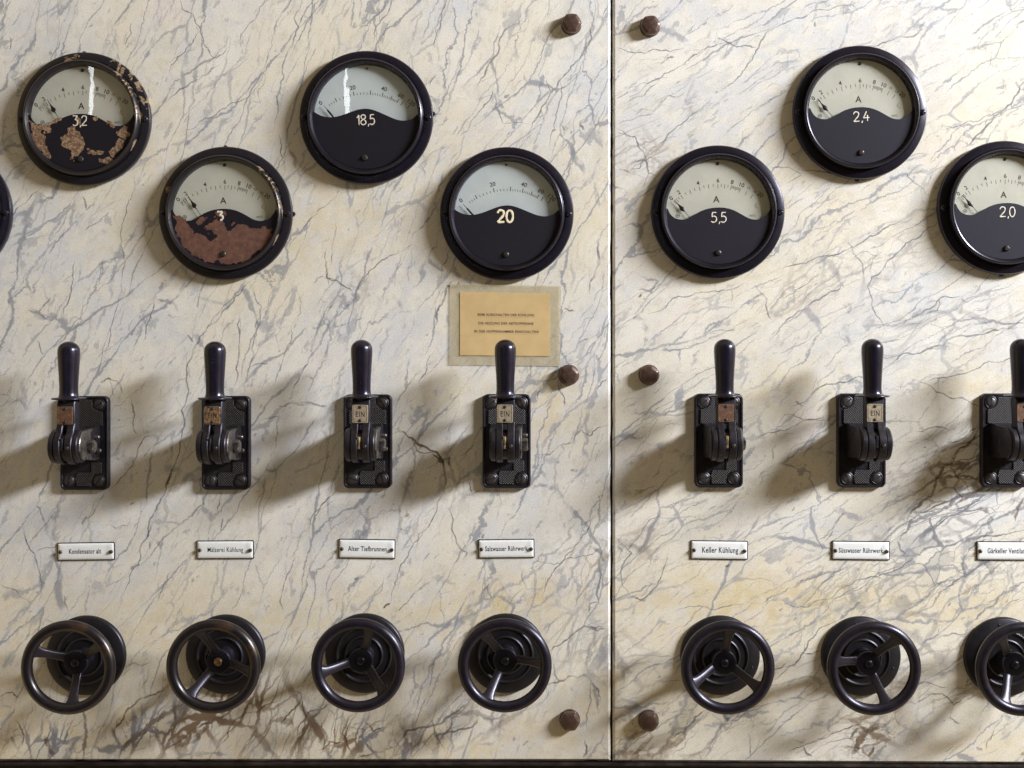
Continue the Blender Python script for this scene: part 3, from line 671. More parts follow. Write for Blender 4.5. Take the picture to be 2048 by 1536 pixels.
M_tagw = pm('tag_nickel', (.35, .30, .225), .42, .3, .2, 200, (.22, .15, .09), (.56, .72), 230, .15)
M_tagb = pm('tag_brass', (.27, .17, .09), .42, .4, .35, 260, (.07, .045, .03), (.48, .62), 400, .25)
M_tagr = pm('tag_rust', (.105, .052, .030), .6, .1, .3, 300, (.17, .10, .06), (.56, .68), 340, .4, 900)
M_inkd = pm('dark_engraving', (.035, .022, .018), .5, 0, .2, bump=0)
M_ink = pm('black_enamel_lettering', (.018, .015, .028), .35, 0, .2, bump=0)
M_enamel = pm('white_enamel', (.74, .77, .79), .18, 0, .04, 90, (.62, .66, .68), (.56, .72), 70, .15, 260, .0008, coat=.4, rvar=.05)
M_edge = pm('enamel_black_edge', (.022, .014, .012), .35, 0, .3, 200)
M_nps = pm('brown_screw', (.075, .045, .032), .4, .4, .3, 300, bump=.2)
M_dialA = pm('cream_dial', (.59, .595, .555), .42, 0, .03, 60, (.50, .42, .30), (.62, .82), 40, .05)
M_dialB = pm('silver_dial', (.60, .67, .73), .40, 0, .03, 60, (.55, .50, .44), (.60, .85), 30, .05)
M_print = pm('dial_print', (.05, .032, .022), .5, 0, .2, bump=0)
M_tick = pm('dial_ticks', (.11, .09, .07), .5, 0, .2, bump=0)
M_tickb = pm('dial_black_print', (.06, .05, .05), .5, 0, .2, bump=0)
M_needle = pm('needle_black', (.012, .010, .012), .4, 0, .2, bump=0)
M_white = pm('white_brush_paint', (.62, .58, .50), .55, 0, .12, 300, None, bump=.3)
M_cream = pm('cream_brush_paint', (.74, .66, .48), .55, 0, .10, 300, None, bump=.3)
M_rust = pm('rust_brown', (.135, .072, .043), .75, 0, .45, 300, (.27, .19, .115), (.49, .56), 420, .6, 900, .0008)
M_rustred = pm('rust_red_primer', (.105, .046, .032), .7, 0, .25, 200, (.19, .125, .08), (.60, .72), 260, .5, 900, .0006)
M_chip = pm('tan_primer', (.30, .215, .125), .7, 0, .35, 400, (.14, .08, .05), (.5, .62), 420, .6, 900, .0008)

def hatch_material():
    t = NT('knurled_iron')
    v = t.tc.outputs['Object']
    hs = []
    for a in (45, -45):
        mp = t.mapping(v, rot=(0, math.radians(a), 0))
        wv = t.n('ShaderNodeTexWave', wave_type='BANDS', bands_direction='X')
        t.l(mp, wv.inputs['Vector']); wv.inputs['Scale'].default_value = 190
        hs.append(wv.outputs['Fac'])
    h = t.math('MULTIPLY', hs[0], hs[1])
    t.l(t.mix(t.rng(h, .1, .6), (.010, .009, .011), (.040, .037, .041)), t.b.inputs['Base Color'])
    t.b.inputs['Roughness'].default_value = .42; t.b.inputs['Metallic'].default_value = .3
    t.bump(h, .8, .0006)
    return t.m
M_hatch = hatch_material()

def glass_material():
    t = NT('window_glass')
    t.t.nodes.remove(t.b)
    tr = t.n('ShaderNodeBsdfTransparent'); gl = t.n('ShaderNodeBsdfGlossy')
    fz = t.n('ShaderNodeFresnel'); ge = t.n('ShaderNodeNewGeometry')
    t.l(t.math('MULTIPLY_ADD', ge.outputs['Backfacing'], 1/1.45-1.45, 1.45), fz.inputs[0])
    n_ = t.noise(t.tc.outputs['Object'], 35, 2, .5)
    bp = t.n('ShaderNodeBump'); bp.inputs['Strength'].default_value = .05; bp.inputs['Distance'].default_value = .001
    t.l(n_, bp.inputs['Height']); t.l(bp.outputs[0], gl.inputs['Normal'])
    tr.inputs[0].default_value = (.97, .97, .955, 1)
    gl.inputs['Roughness'].default_value = .012
    mx = t.n('ShaderNodeMixShader')
    t.l(fz.outputs[0], mx.inputs[0]); t.l(tr.outputs[0], mx.inputs[1]); t.l(gl.outputs[0], mx.inputs[2])
    t.l(mx.outputs[0], t.out.inputs[0])
    return t.m
M_glass = glass_material()

def worn_paint(name, dirs, thr):
    """black paint with tan chips inside given directions: list of (angle deg, half width deg)"""
    t = NT(name)
    v = t.tc.outputs['Object']
    sx = t.n('ShaderNodeSeparateXYZ'); t.l(v, sx.inputs[0])
    ang = t.math('ARCTAN2', sx.outputs[2], sx.outputs[0])
    m = None
    for a, w in dirs:
        d = t.math('ABSOLUTE', t.math('SUBTRACT', ang, math.radians(a)))
        q = t.rng(d, math.radians(w*.5), math.radians(w), 1, 0)
        m = q if m is None else t.math('MAXIMUM', m, q)
    n_ = t.noise(v, 75, 6, .65, .6)
    f = t.rng(t.math('ADD', n_, t.math('MULTIPLY', m, .16)), thr, thr+.02)
    f = t.math('MULTIPLY', f, t.rng(m, 0, .2))
    chip = t.mix(t.rng(t.noise(v, 380, 3, .6), .4, .6), (.12, .07, .04), (.28, .21, .13))
    c = t.mix(f, (.0095, .008, .012), chip)
    t.l(c, t.b.inputs['Base Color'])
    t.l(t.rng(f, 0, 1, .3, .8), t.b.inputs['Roughness'])
    t.bump(f, .4, -.0004)
    return t.m
M_fl_worn = worn_paint('chipped_black_paint', [(55, 42), (12, 16), (100, 10)], .69)
M_bz_worn = worn_paint('lightly_chipped_paint', [(22, 34), (48, 10), (-28, 10)], .675)
M_fl_light = worn_paint('few_chips_paint', [(160, 8)], .68)

def wheel_worn():
    t = NT('wheel_paint_worn_to_brown')
    v = t.tc.outputs['Object']
    sx = t.n('ShaderNodeSeparateXYZ'); t.l(v, sx.inputs[0])
    ang = t.math('ARCTAN2', sx.outputs[2], sx.outputs[0])
    d = t.math('ABSOLUTE', t.math('SUBTRACT', ang, math.radians(35)))
    m = t.rng(d, math.radians(25), math.radians(85), 1, .12)
    n_ = t.noise(v, 40, 5, .6, .4)
    f = t.rng(t.math('ADD', n_, t.math('MULTIPLY', m, .22)), .66, .88)
    c = t.mix(f, (.0075, .006, .009), (.045, .025, .013))
    t.l(c, t.b.inputs['Base Color'])
    t.b.inputs['Roughness'].default_value = .30
    return t.m
M_wheelworn = wheel_worn()

# ------------------------------------------------------------------ lettering
def text_mesh(key, body, mat_, width, height, thick=.06, bold=0.0, spacing=1.0, slant=0.0):
    """lettering as a mesh centred on the origin: width and cap height in mm"""
    def mk():
        cu = bpy.data.curves.new('txt', 'FONT')
        cu.body = body; cu.size = 1.0; cu.extrude = .01; cu.offset = bold; cu.space_character = spacing
        cu.align_x = 'CENTER'; cu.resolution_u = 3; cu.shear = slant
        ob = bpy.data.objects.new('txt', cu); COL.objects.link(ob)
        bpy.context.view_layer.update()
        dg = bpy.context.evaluated_depsgraph_get()
        me = bpy.data.meshes.new_from_object(ob.evaluated_get(dg))
        bpy.data.objects.remove(ob); bpy.data.curves.remove(cu)
        xs = [v.co.x for v in me.vertices]
        w = max(xs)-min(xs); cx = (max(xs)+min(xs))/2
        cap = .73
        sx = width/w if width else height/cap
        sz = height/cap
        zs = [v.co.z for v in me.vertices]; z1 = max(zs)
        for v in me.vertices:
            x, y, z = v.co
            v.co = ((x-cx)*sx*.001, -(thick if z > 0 else 0)*.001, (y-cap/2)*sz*.001)
        me.materials.clear(); me.materials.append(mat_)
        me.name = 'lettering'
        return me
    return cached(key, mk)

def catmull(P, n=5):
    out = []
    for i in range(len(P)-1):
        p0, p1, p2, p3 = P[max(i-1, 0)], P[i], P[i+1], P[min(i+2, len(P)-1)]
        for k in range(n):
            t = k/n
            out.append(tuple(.5*((2*p1[j])+(-p0[j]+p2[j])*t+(2*p0[j]-5*p1[j]+4*p2[j]-p3[j])*t*t+(-p0[j]+3*p1[j]-3*p2[j]+p3[j])*t**3) for j in (0, 1)))
    out.append(tuple(P[-1]))
    return out
DIG = {
 '0': [[(.28,1),(.08,.85),(0,.5),(.08,.15),(.28,0),(.48,.15),(.56,.5),(.48,.85),(.28,1)]],
 '1': [[(0,.72),(.12,.85),(.22,1)], [(.22,1),(.22,.5),(.22,0)]],
 '2': [[(0,.76),(.08,.93),(.27,1),(.47,.93),(.53,.75),(.45,.52),(.2,.25),(0,.01)], [(0,.01),(.3,.02),(.58,.03)]],
 '3': [[(0,1),(.27,1),(.52,.99)], [(.52,.99),(.38,.8),(.24,.6)], [(.24,.6),(.46,.55),(.56,.32),(.44,.07),(.2,0),(.02,.08)]],
 '4': [[(.36,1),(.2,.68),(0,.33)], [(0,.33),(.3,.34),(.64,.35)], [(.44,.62),(.43,.3),(.42,0)]],
 '5': [[(.54,1),(.3,.99),(.12,.98)], [(.12,.98),(.1,.75),(.08,.55)], [(.08,.55),(.28,.62),(.48,.54),(.56,.32),(.46,.08),(.2,0),(0,.1)]],
 '8': [[(.28,.54),(.06,.68),(.06,.9),(.28,1),(.5,.9),(.5,.68),(.28,.54),(.03,.38),(.02,.12),(.28,0),(.54,.12),(.53,.38),(.28,.54)]],
 ',': [[(.12,.06),(.11,-.05),(.06,-.18)]],
}
def brush_number(text, mat_, width, height, stroke, skip=()):
    def mk():
        mb = MB(); x = 0; spans = []
        for chx in text:
            wd = {'1': .44, ',': .24}.get(chx, .76)
            spans.append((chx, x)); x += wd
        tot = x-.12
        k = 0
        rnd = random.Random(text)
        for chx, x0 in spans:
            for st in DIG[chx]:
                k += 1
                pts = catmull(st, 5)
                P = []
                for i, (a, b) in enumerate(pts):
                    P.append(((x0+a-tot/2)*width/tot, (b-.5)*height, .12+.01*k))
                keep = [i for i in range(len(P)) if not any(abs(P[i][0]-sx)**2+abs(P[i][1]-sz)**2 < sr*sr for sx, sz, sr in skip)]
                if len(keep) < 4: continue
                P = P[keep[0]:keep[-1]+1]
                n = len(P)
                wd = [stroke*(.82+.35*abs(math.sin(i*.35+k*1.7)))*(.75 if i in (0, n-1) else 1) for i in range(n)]
                mb.sweep(P, wd, [.10]*n, 8)
        return mb.mesh('rating_number', [mat_], 60)
    return cached(('num', text, mat_.name), mk)

# ------------------------------------------------------------------ ammeters
def gauge_parts():
    fl = MB().lathe([(60, -4.5), (65.8, -4.5), (66.0, -2), (66.6, .6), (66.4, 2.2), (65.6, 3.4), (64.2, 3.9), (60, 5.0), (58.4, 5.1), (57.4, 4.6), (57.2, 2), (52, 1.8), (50, .5)], seg=128, cap0=False, cap1=False)
    bz = MB().lathe([(57.6, 4.3), (57.5, 6), (57.1, 10.4), (56.4, 12.0), (55.3, 12.7), (54.4, 12.4), (53.7, 11.4), (52.7, 9.8), (52.2, 8.8), (51.8, 5.5), (51.8, 2)], seg=128, cap0=False, cap1=False)
    return fl.mesh('flange', [M_black]), bz.mesh('bezel', [M_black])
FL_ME, BZ_ME = gauge_parts()

CURVE_A = [(-1.0,.115),(-.965,.02),(-.92,-.06),(-.86,-.115),(-.79,-.145),(-.706,-.156),(-.62,-.148),(-.54,-.112),(-.45,-.055),(-.34,.005),(-.2,.052),(-.05,.072),(.08,.07),(.21,.046),(.33,-.002),(.44,-.062),(.54,-.118),(.63,-.150),(.71,-.158),(.79,-.145),(.87,-.105),(.94,-.03),(.975,.03),(1.0,.10)]
CURVE_B = [(-1.0,.08),(-.93,.03),(-.83,-.015),(-.69,-.036),(-.56,-.022),(-.42,.02),(-.28,.075),(-.14,.125),(0,.145),(.13,.13),(.28,.078),(.42,.02),(.56,-.035),(.68,-.062),(.78,-.06),(.88,-.03),(.95,.02),(1.0,.08)]
CR = 51.9
def cover_mesh(kind, rot):
    def mk():
        cv = CURVE_A if kind == 'A' else CURVE_B
        pts = catmull(cv, 3)
        c, s = math.cos(math.radians(rot)), math.sin(math.radians(rot))
        pts = [(x*c-y*s, x*s+y*c) for x, y in pts]
        inside = [(x*CR, y*CR) for x, y in pts if x*x+y*y < .985]
        a0 = math.atan2(inside[-1][1], inside[-1][0]); a1 = math.atan2(inside[0][1], inside[0][0])
        # arc clockwise from the right end through the bottom to the left end
        a_end = a1-2*PI
        arc = [(CR*math.cos(a0+(a_end-a0)*k/70), CR*math.sin(a0+(a_end-a0)*k/70)) for k in range(0, 71)]
        poly = inside+arc
        # bottom pieces as one outline, raised
        return MB().prism(poly, 7.6, 8.6, 0).mesh('cover_plate', [M_cover], 30)
    return cached(('cover', kind, rot), mk)

PIV = (-.017*CR, -.711*CR)
def dial_print(kind):
    def mk():
        mb = MB()
        if kind == 'A':
            key = [(0,-42.2),(2,-34.1),(4,-16.3),(6,.6),(8,12.6),(10,21.1),(12,27.2),(15,33.2),(20,38.8)]
            R0 = 678/544*CR; L = [0,.5,1,1.5,2,2.5,3,3.5,4,4.5,5,5.5,6,6.5,7,7.5,8,8.25,8.5,8.75,9,9.25,9.5,9.75,10,12,15]
            piv = PIV
        else:
            key = [(0,-41.6),(10,-29.3),(20,-12.3),(30,2.7),(40,13.7),(50,22),(60,28.5),(80,32.7),(120,39.2)]
            R0 = 685/545*CR; L = [4,6,8,10]+list(range(12, 62, 2))+[80,120]
            piv = (.015*CR, -.752*CR)
        def ang(v):
            for (a, x), (b, y) in zip(key, key[1:]):
                if a <= v <= b:
                    t = (v-a)/(b-a)
                    if kind == 'A' and b == 2: t = t*t*.55+t*.45
                    return x+(y-x)*t
            return key[-1][1]
        for v in L:
            if kind == 'A':
                big = (v == int(v) and v <= 10) or v > 10
                ln = 4.6 if v in (0, 2, 4, 6, 8, 10, 12, 15) else (4.2 if big else 2.8); wd = .25
                r1, r2 = R0-ln, R0
            else:
                big = v % 10 == 0
                ln = 4.2 if big else 2.2; wd = .36 if big else .24
                r1 = R0-3.8 if v != 120 else R0-2; r2 = r1+ln
            if kind == 'A' and v < 2 and v not in (0,): ln = 3
            a = math.radians(90-ang(v))
            dx, dz = math.cos(a), math.sin(a)
            p = [(piv[0]+dx*r1, piv[1]+dz*r1), (piv[0]+dx*r2, piv[1]+dz*r2)]
            nx_, nz_ = -dz*wd, dx*wd
            mb.add([(p[0][0]-nx_, p[0][1]-nz_, 4.06), (p[0][0]+nx_, p[0][1]+nz_, 4.06), (p[1][0]+nx_, p[1][1]+nz_, 4.06), (p[1][0]-nx_, p[1][1]-nz_, 4.06)], [(0, 1, 2, 3)])
        if kind == 'A':   # corner mark at the end of the scale
            for x0, z0, x1, z1 in ((.735,.165,.70,.115),(.70,.115,.765,.065)):
                d = Vector((x1-x0, z1-z0)).normalized()*.2; n_ = (-d.y, d.x)
                P = [(x0*CR, z0*CR), (x1*CR, z1*CR)]
                mb.add([(P[0][0]-n_[0], P[0][1]-n_[1], 4.09), (P[0][0]+n_[0], P[0][1]+n_[1], 4.09), (P[1][0]+n_[0], P[1][1]+n_[1], 4.09), (P[1][0]-n_[0], P[1][1]-n_[1], 4.09)], [(0, 1, 2, 3)])
        me = mb.mesh('scale_marks', [M_tick if kind == 'A' else M_tickb])
        return me, ang, piv, R0
    return cached(('dialprint', kind), mk)

def jag_poly(pts, seed, amp=.12, lev=3):
    rnd = random.Random(seed)
    P = [Vector(p) for p in pts]
    for L in range(lev):
        Q = []
        for i in range(len(P)):
            a, b = P[i], P[(i+1) % len(P)]
            d = b-a
            Q.append(a)
            Q.append((a+b)/2+Vector((-d.y, d.x))*rnd.uniform(-amp, amp)*1.3)
        P = Q
    return [tuple(p) for p in P]

def needle_mesh(kind, angle, piv):
    a = math.radians(90-angle)
    d = Vector((math.cos(a), math.sin(a))); n_ = Vector((-d.y, d.x)); p0 = Vector(piv)
    mb = MB()
    if kind == 'A':
        prof = [(28, .22), (48.5, .26), (50.2, .75), (51.8, 2.0), (53.4, 2.4), (55.2, 1.5), (57.5, .8), (60, .42), (65, .22)]
    else:
        prof = [(28, .55), (44, .62), (54, .95), (58.5, .85), (60.5, .32), (65.5, .2)]
    rings = []
    for r, w in prof:
        q = p0+d*r
        rings.append([(q.x-n_.x*w, q.y-n_.y*w, 6.0), (q.x+n_.x*w, q.y+n_.y*w, 6.0), (q.x+n_.x*w*.5, q.y+n_.y*w*.5, 6.45), (q.x-n_.x*w*.5, q.y-n_.y*w*.5, 6.45)])
    mb.loft(rings)
    return mb.mesh('needle', [M_needle])

def slot_screw(r, h, mat_, ang, slotw=.16, name='screw', head=.45):
    """domed slotted screw head sitting on h=0"""
    def mk():
        seg = 28; mb = MB()
        prof = [(r, -.3), (r, h*.45), (r*.9, h*.72), (r*.68, h*.92), (r*.35, h), (0.02, h*1.02)]
        mb.lathe(prof, seg=seg)
        # slot as a sunk dark bar
        c, s = math.cos(math.radians(ang)), math.sin(math.radians(ang))
        L, w = r*.93, r*slotw
        q = [(-L, -w), (L, -w), (L, w), (-L, w)]
        P = [(x*c-y*s, x*s+y*c) for x, y in q]
        mb.prism(P, h*.2, h*1.07, 0, mi=1)
        return mb.mesh(name, [mat_, M_needle], 40)
    return cached(('screw', r, h, mat_.name, ang, slotw), mk)

LUG = MB().lathe([(2.4, -.4), (2.4, 2.6), (1.7, 3.4), (.02, 3.5)], seg=6).mesh('fixing_lug', [M_black])

def gauge(px, py, kind, needle, number, numpos, label, rot=0, rust=None, fl=None, bz=None, lugs=(), chips=False,
          nwid=15.5, nh=10.0, nstroke=.62, nmat=None, tilt=(0, 0), screwang=(20, 60, -30), skip=(), numrot=0, dm=None):
    g = empty('ammeter', px, py, 7, label, 'ammeter', 'round ammeters on the marble')
    fm = FL_ME
    if fl: fm = FL_ME.copy(); fm.materials[0] = fl
    part('flange', fm, g)
    bm_ = BZ_ME
    if bz: bm_ = BZ_ME.copy(); bm_.materials[0] = bz
    part('bezel', bm_, g)
    dial = part('dial', cached(('dial', kind), lambda: MB().lathe([(51.6, 2.0), (51.6, 4.0), (.02, 4.0)], seg=96).mesh('dial', [dm or (M_dialA if kind == 'A' else M_dialB)])), g)
    me, ang, piv, R0 = dial_print(kind)
    part('scale_marks', me, dial)
    def lab(txt, v, rr, h, m=None, w=None):
        a_ = ang(v); a = math.radians(90-a_)
        part('numeral', text_mesh(('t', txt, h, kind), txt, m or M_print, w, h*1.12, bold=.009), dial,
             (piv[0]+math.cos(a)*rr, piv[1]+math.sin(a)*rr, 4.03), math.radians(a_))
    if kind == 'A':
        for t_, v in (('0', 0), ('2', 2), ('4', 4), ('6', 6), ('8', 8), ('10', 10)): lab(t_, v, 716/544*CR, 3.9)
        lab('12', 12, 716/544*CR, 2.3); lab('15', 15, 714/544*CR, 2.3); lab('20', 19.6, 724/544*CR, 3.9)
        part('numeral', text_mesh(('t', 'A', 6), 'A', M_print, None, 6.4, bold=.012), dial, (-.035*CR, .246*CR, 4.03))
        part('maker_mark', text_mesh(('t', 'AEG', 2), 'AEG', M_tick, 6, 2.0), dial, (.655*CR, -.07*CR, 4.03))
        ringm = MB().lathe([(2.1, 4.02), (2.1, 4.08), (1.6, 4.08), (1.6, 4.02)], -.775*CR, -.075*CR, 20, False, False).box(-.775*CR-.9, -.775*CR+.9, -.075*CR-.6, -.075*CR+.6, 4.0, 4.1, .02)
        part('zero_mark', cached('zeromark', lambda: ringm.mesh('zero_mark', [M_tick])), dial)
        part('dial_screw', slot_screw(1.6, .7, M_screw, 30), dial, (-.01*CR, .92*CR, 4.0))
    else:
        for t_, v in (('0', 0), ('20', 20), ('40', 40), ('60', 60)): lab(t_, v, 733/545*CR, 3.9, M_tickb)
        lab('120', 118, 738/545*CR, 3.9, M_tickb, 8.0)
        a = math.radians(90+41.6)
        part('dial_screw', slot_screw(1.2, .5, M_tagb, 30), dial, (-.01*CR, .93*CR, 4.0))
    if kind == 'B' or rot:
        dial.rotation_euler = (0, -math.radians(rot), 0)
    nd = part('needle', needle_mesh(kind, needle, piv), g)
    if rot: nd.rotation_euler = (0, -math.radians(rot), 0)
    gl = part('window_glass', cached('glass', lambda: MB().lathe([(51.5, 6.9), (51.5, 7.5), (.02, 7.5)], seg=64, cap1=False).add([], []).mesh('window_glass', [M_glass])), g)
    gl.rotation_euler = (tilt[0], 0, tilt[1])
    cp = part('cover_plate', cover_mesh(kind, rot), g)
    part('cover_screw', slot_screw(2.9, 2.0, M_screw if screwang[2] != 99 else M_cover, screwang[0]), g, (-.01*CR, -.79*CR, 8.6))
    for sx, a in ((-61.9, screwang[1]), (61.9, screwang[2])):
        part('flange_screw', slot_screw(2.9, 2.6, M_black, a), g, (sx, -.5, 4.2))
    for a in lugs:
        part('fixing_lug', LUG, g, (math.cos(math.radians(a))*66.3, math.sin(math.radians(a))*66.3, 0))
    if number:
        part('rating_number', brush_number(number, nmat or M_white, nwid, nh, nstroke, skip), g, (numpos[0], numpos[1], 8.6), math.radians(numrot))
    if rust:
        m_, polys = rust
        mb = MB()
        rr = random.Random(len(polys))
        for k in range(16):     # small flecks round the big patches
            cpx, cpy = rr.choice(rr.choice(polys)); cpx *= rr.uniform(.9, 1.02); cpy += rr.uniform(-.07, .07); q = rr.uniform(.008, .03)
            if cpx*cpx+cpy*cpy < .86 and cpy < -.06:
                polys = polys+[[(cpx-q, cpy), (cpx-q*.2, cpy-q*.7), (cpx+q, cpy-q*.2), (cpx+q*.3, cpy+q)]]
        for i, pl in enumerate(polys):
            P = jag_poly([(x*CR, y*CR) for x, y in pl], i*7+3+len(pl), .22)
            mb.prism(P, 8.5, 8.72+.012*i, 0)
        part('rust_patch', mb.mesh('rust_patch', [m_], 30), g)
    for ch in g.children:            # the whole case stands 4 mm off the slab on its back ring
        if not ch.name.startswith('fixing_lug'): ch.location.y -= .004
    return g

def N1(x, y):   # crop pixels (scale 5.2966 per px) of a gauge crop -> unit circle; set per gauge
    return None
def conv(cx, cy, R):
    return lambda L: [((x-cx)/R, (cy-y)/R) for x, y in L]
c1 = conv(752, 765, 544)
rust1 = [c1(p) for p in (
  [(195,785),(235,800),(290,830),(350,850),(400,830),(450,800),(500,765),(545,765),(540,800),(490,825),(440,830),(430,850),(440,890),(405,930),(385,900),(350,880),(330,920),(385,980),(370,1010),(400,1060),(410,1120),(440,1170),(425,1195),(370,1165),(290,1080),(225,960)],
  [(610,870),(680,850),(700,900),(740,930),(770,970),(790,1030),(780,1090),(740,1130),(680,1160),(670,1190),(640,1200),(630,1180),(655,1150),(650,1110),(590,1080),(545,1050),(555,1010),(535,975),(600,940)],
  [(690,770),(730,765),(745,800),(735,840),(710,850),(700,810)],
  [(1010,790),(1060,800),(1100,850),(1085,880),(1050,850)], [(930,1195),(1000,1180),(1080,1200),(1100,1230),(1000,1240)],
  [(865,765),(900,745),(930,760),(925,790),(895,800)],
  [(1115,930),(1150,900),(1190,850),(1230,860),(1225,910),(1260,930),(1250,960),(1215,970),(1215,1000),(1180,990),(1150,965)],
  [(1150,980),(1195,1000),(1190,1060),(1150,1100),(1110,1130),(1090,1180),(1050,1160),(1030,1120),(1060,1090),(1100,1060),(1120,1010)],
  [(830,1110),(870,1105),(900,1120),(960,1110),(990,1120),(980,1145),(930,1150),(880,1155),(840,1140)])]
c2 = conv(722, 765, 547)
rust2 = [c2(p) for p in (
  [(185,790),(230,800),(330,840),(360,900),(400,950),(410,990),(480,985),(520,1010),(560,1050),(620,1040),(660,1020),(640,990),(600,950),(540,940),(530,900),(590,870),(620,840),(680,850),(720,870),(745,920),(760,960),(790,955),(830,920),(890,890),(960,900),(1000,930),(1080,930),(1150,905),(1235,930),(1225,1000),(1180,1080),(1100,1160),(1000,1235),(880,1280),(740,1300),(600,1290),(480,1245),(370,1170),(270,1060),(210,940)],
  [(440,850),(470,815),(515,815),(525,850),(490,880),(460,895),(435,880)],
  [(630,760),(700,752),(745,765),(740,800),(700,815),(650,800)],
  [(800,850),(830,860),(840,880),(815,885)])]

gauge(-112, 425, 'A', -39, None, (0, 0), 'black ammeter cut off by the left edge of the photo', screwang=(20, 60, 0), lugs=())
gauge(167, 237.7, 'A', -31.5, '3,2', (-1.2, -3.0), 'ammeter with brown rust patches and chipped rim, marked 3,2', rust=(M_rust, rust1), fl=M_fl_worn, bz=M_bz_worn,
      lugs=(91,), nwid=14.5, nh=9.6, nstroke=.5, screwang=(20, 99, 80), tilt=(0, -.002), skip=((-2.0, -1.5, 1.1),))
gauge(450.8, 426.6, 'A', -33.5, '3', (-3.4, -3.4), 'ammeter with its lower cover rusted red all over, marked 3', rust=(M_rustred, rust2), bz=M_bz_worn, fl=M_fl_light,
      lugs=(91, 0), nwid=6.5, nh=8.5, nstroke=.9, nmat=M_white, screwang=(80, 30, 10), skip=((-3.2, -3.4, 2.6),))
gauge(732.4, 234.9, 'B', -41, '18,5', (.6, -3.4), 'ammeter with clean black cover marked 18,5 and a bright streak on its glass', rot=-1.5, lugs=(4,), nwid=18, nh=9.8, nstroke=.5,
      screwang=(15, 70, -20), tilt=(0, 0), numrot=-2)
gauge(1013.5, 427.3, 'B', -42.5, '20', (-.9, -3.2), 'ammeter with bold cream 20, directly above the paper notice', rot=0, nwid=16, nh=12.0, nstroke=1.0, nmat=M_cream, screwang=(70, 10, 40), tilt=(0, .01))
gauge(1436, 424, 'A', -41.5, '5,5', (0, -6.0), 'clean black ammeter marked 5,5, lower left on the right panel', nwid=15.5, nh=9.8, nstroke=.5, screwang=(-45, 30, 40), tilt=(0, .012))
gauge(1720, 224.3, 'A', -40.5, '2,4', (-.2, -5.4), 'black ammeter marked 2,4, highest on the right panel', lugs=(-91,), nwid=15.5, nh=9.6, nstroke=.5, screwang=(50, 50, 80), tilt=(0, .012), numrot=-3)
gauge(2010, 415, 'A', -41, '2,0', (.4, -5.0), 'black ammeter marked 2,0, cut by the right edge', lugs=(-91,), nwid=15.5, nh=9.8, nstroke=.5, screwang=(40, 20, 80), tilt=(0, .012))

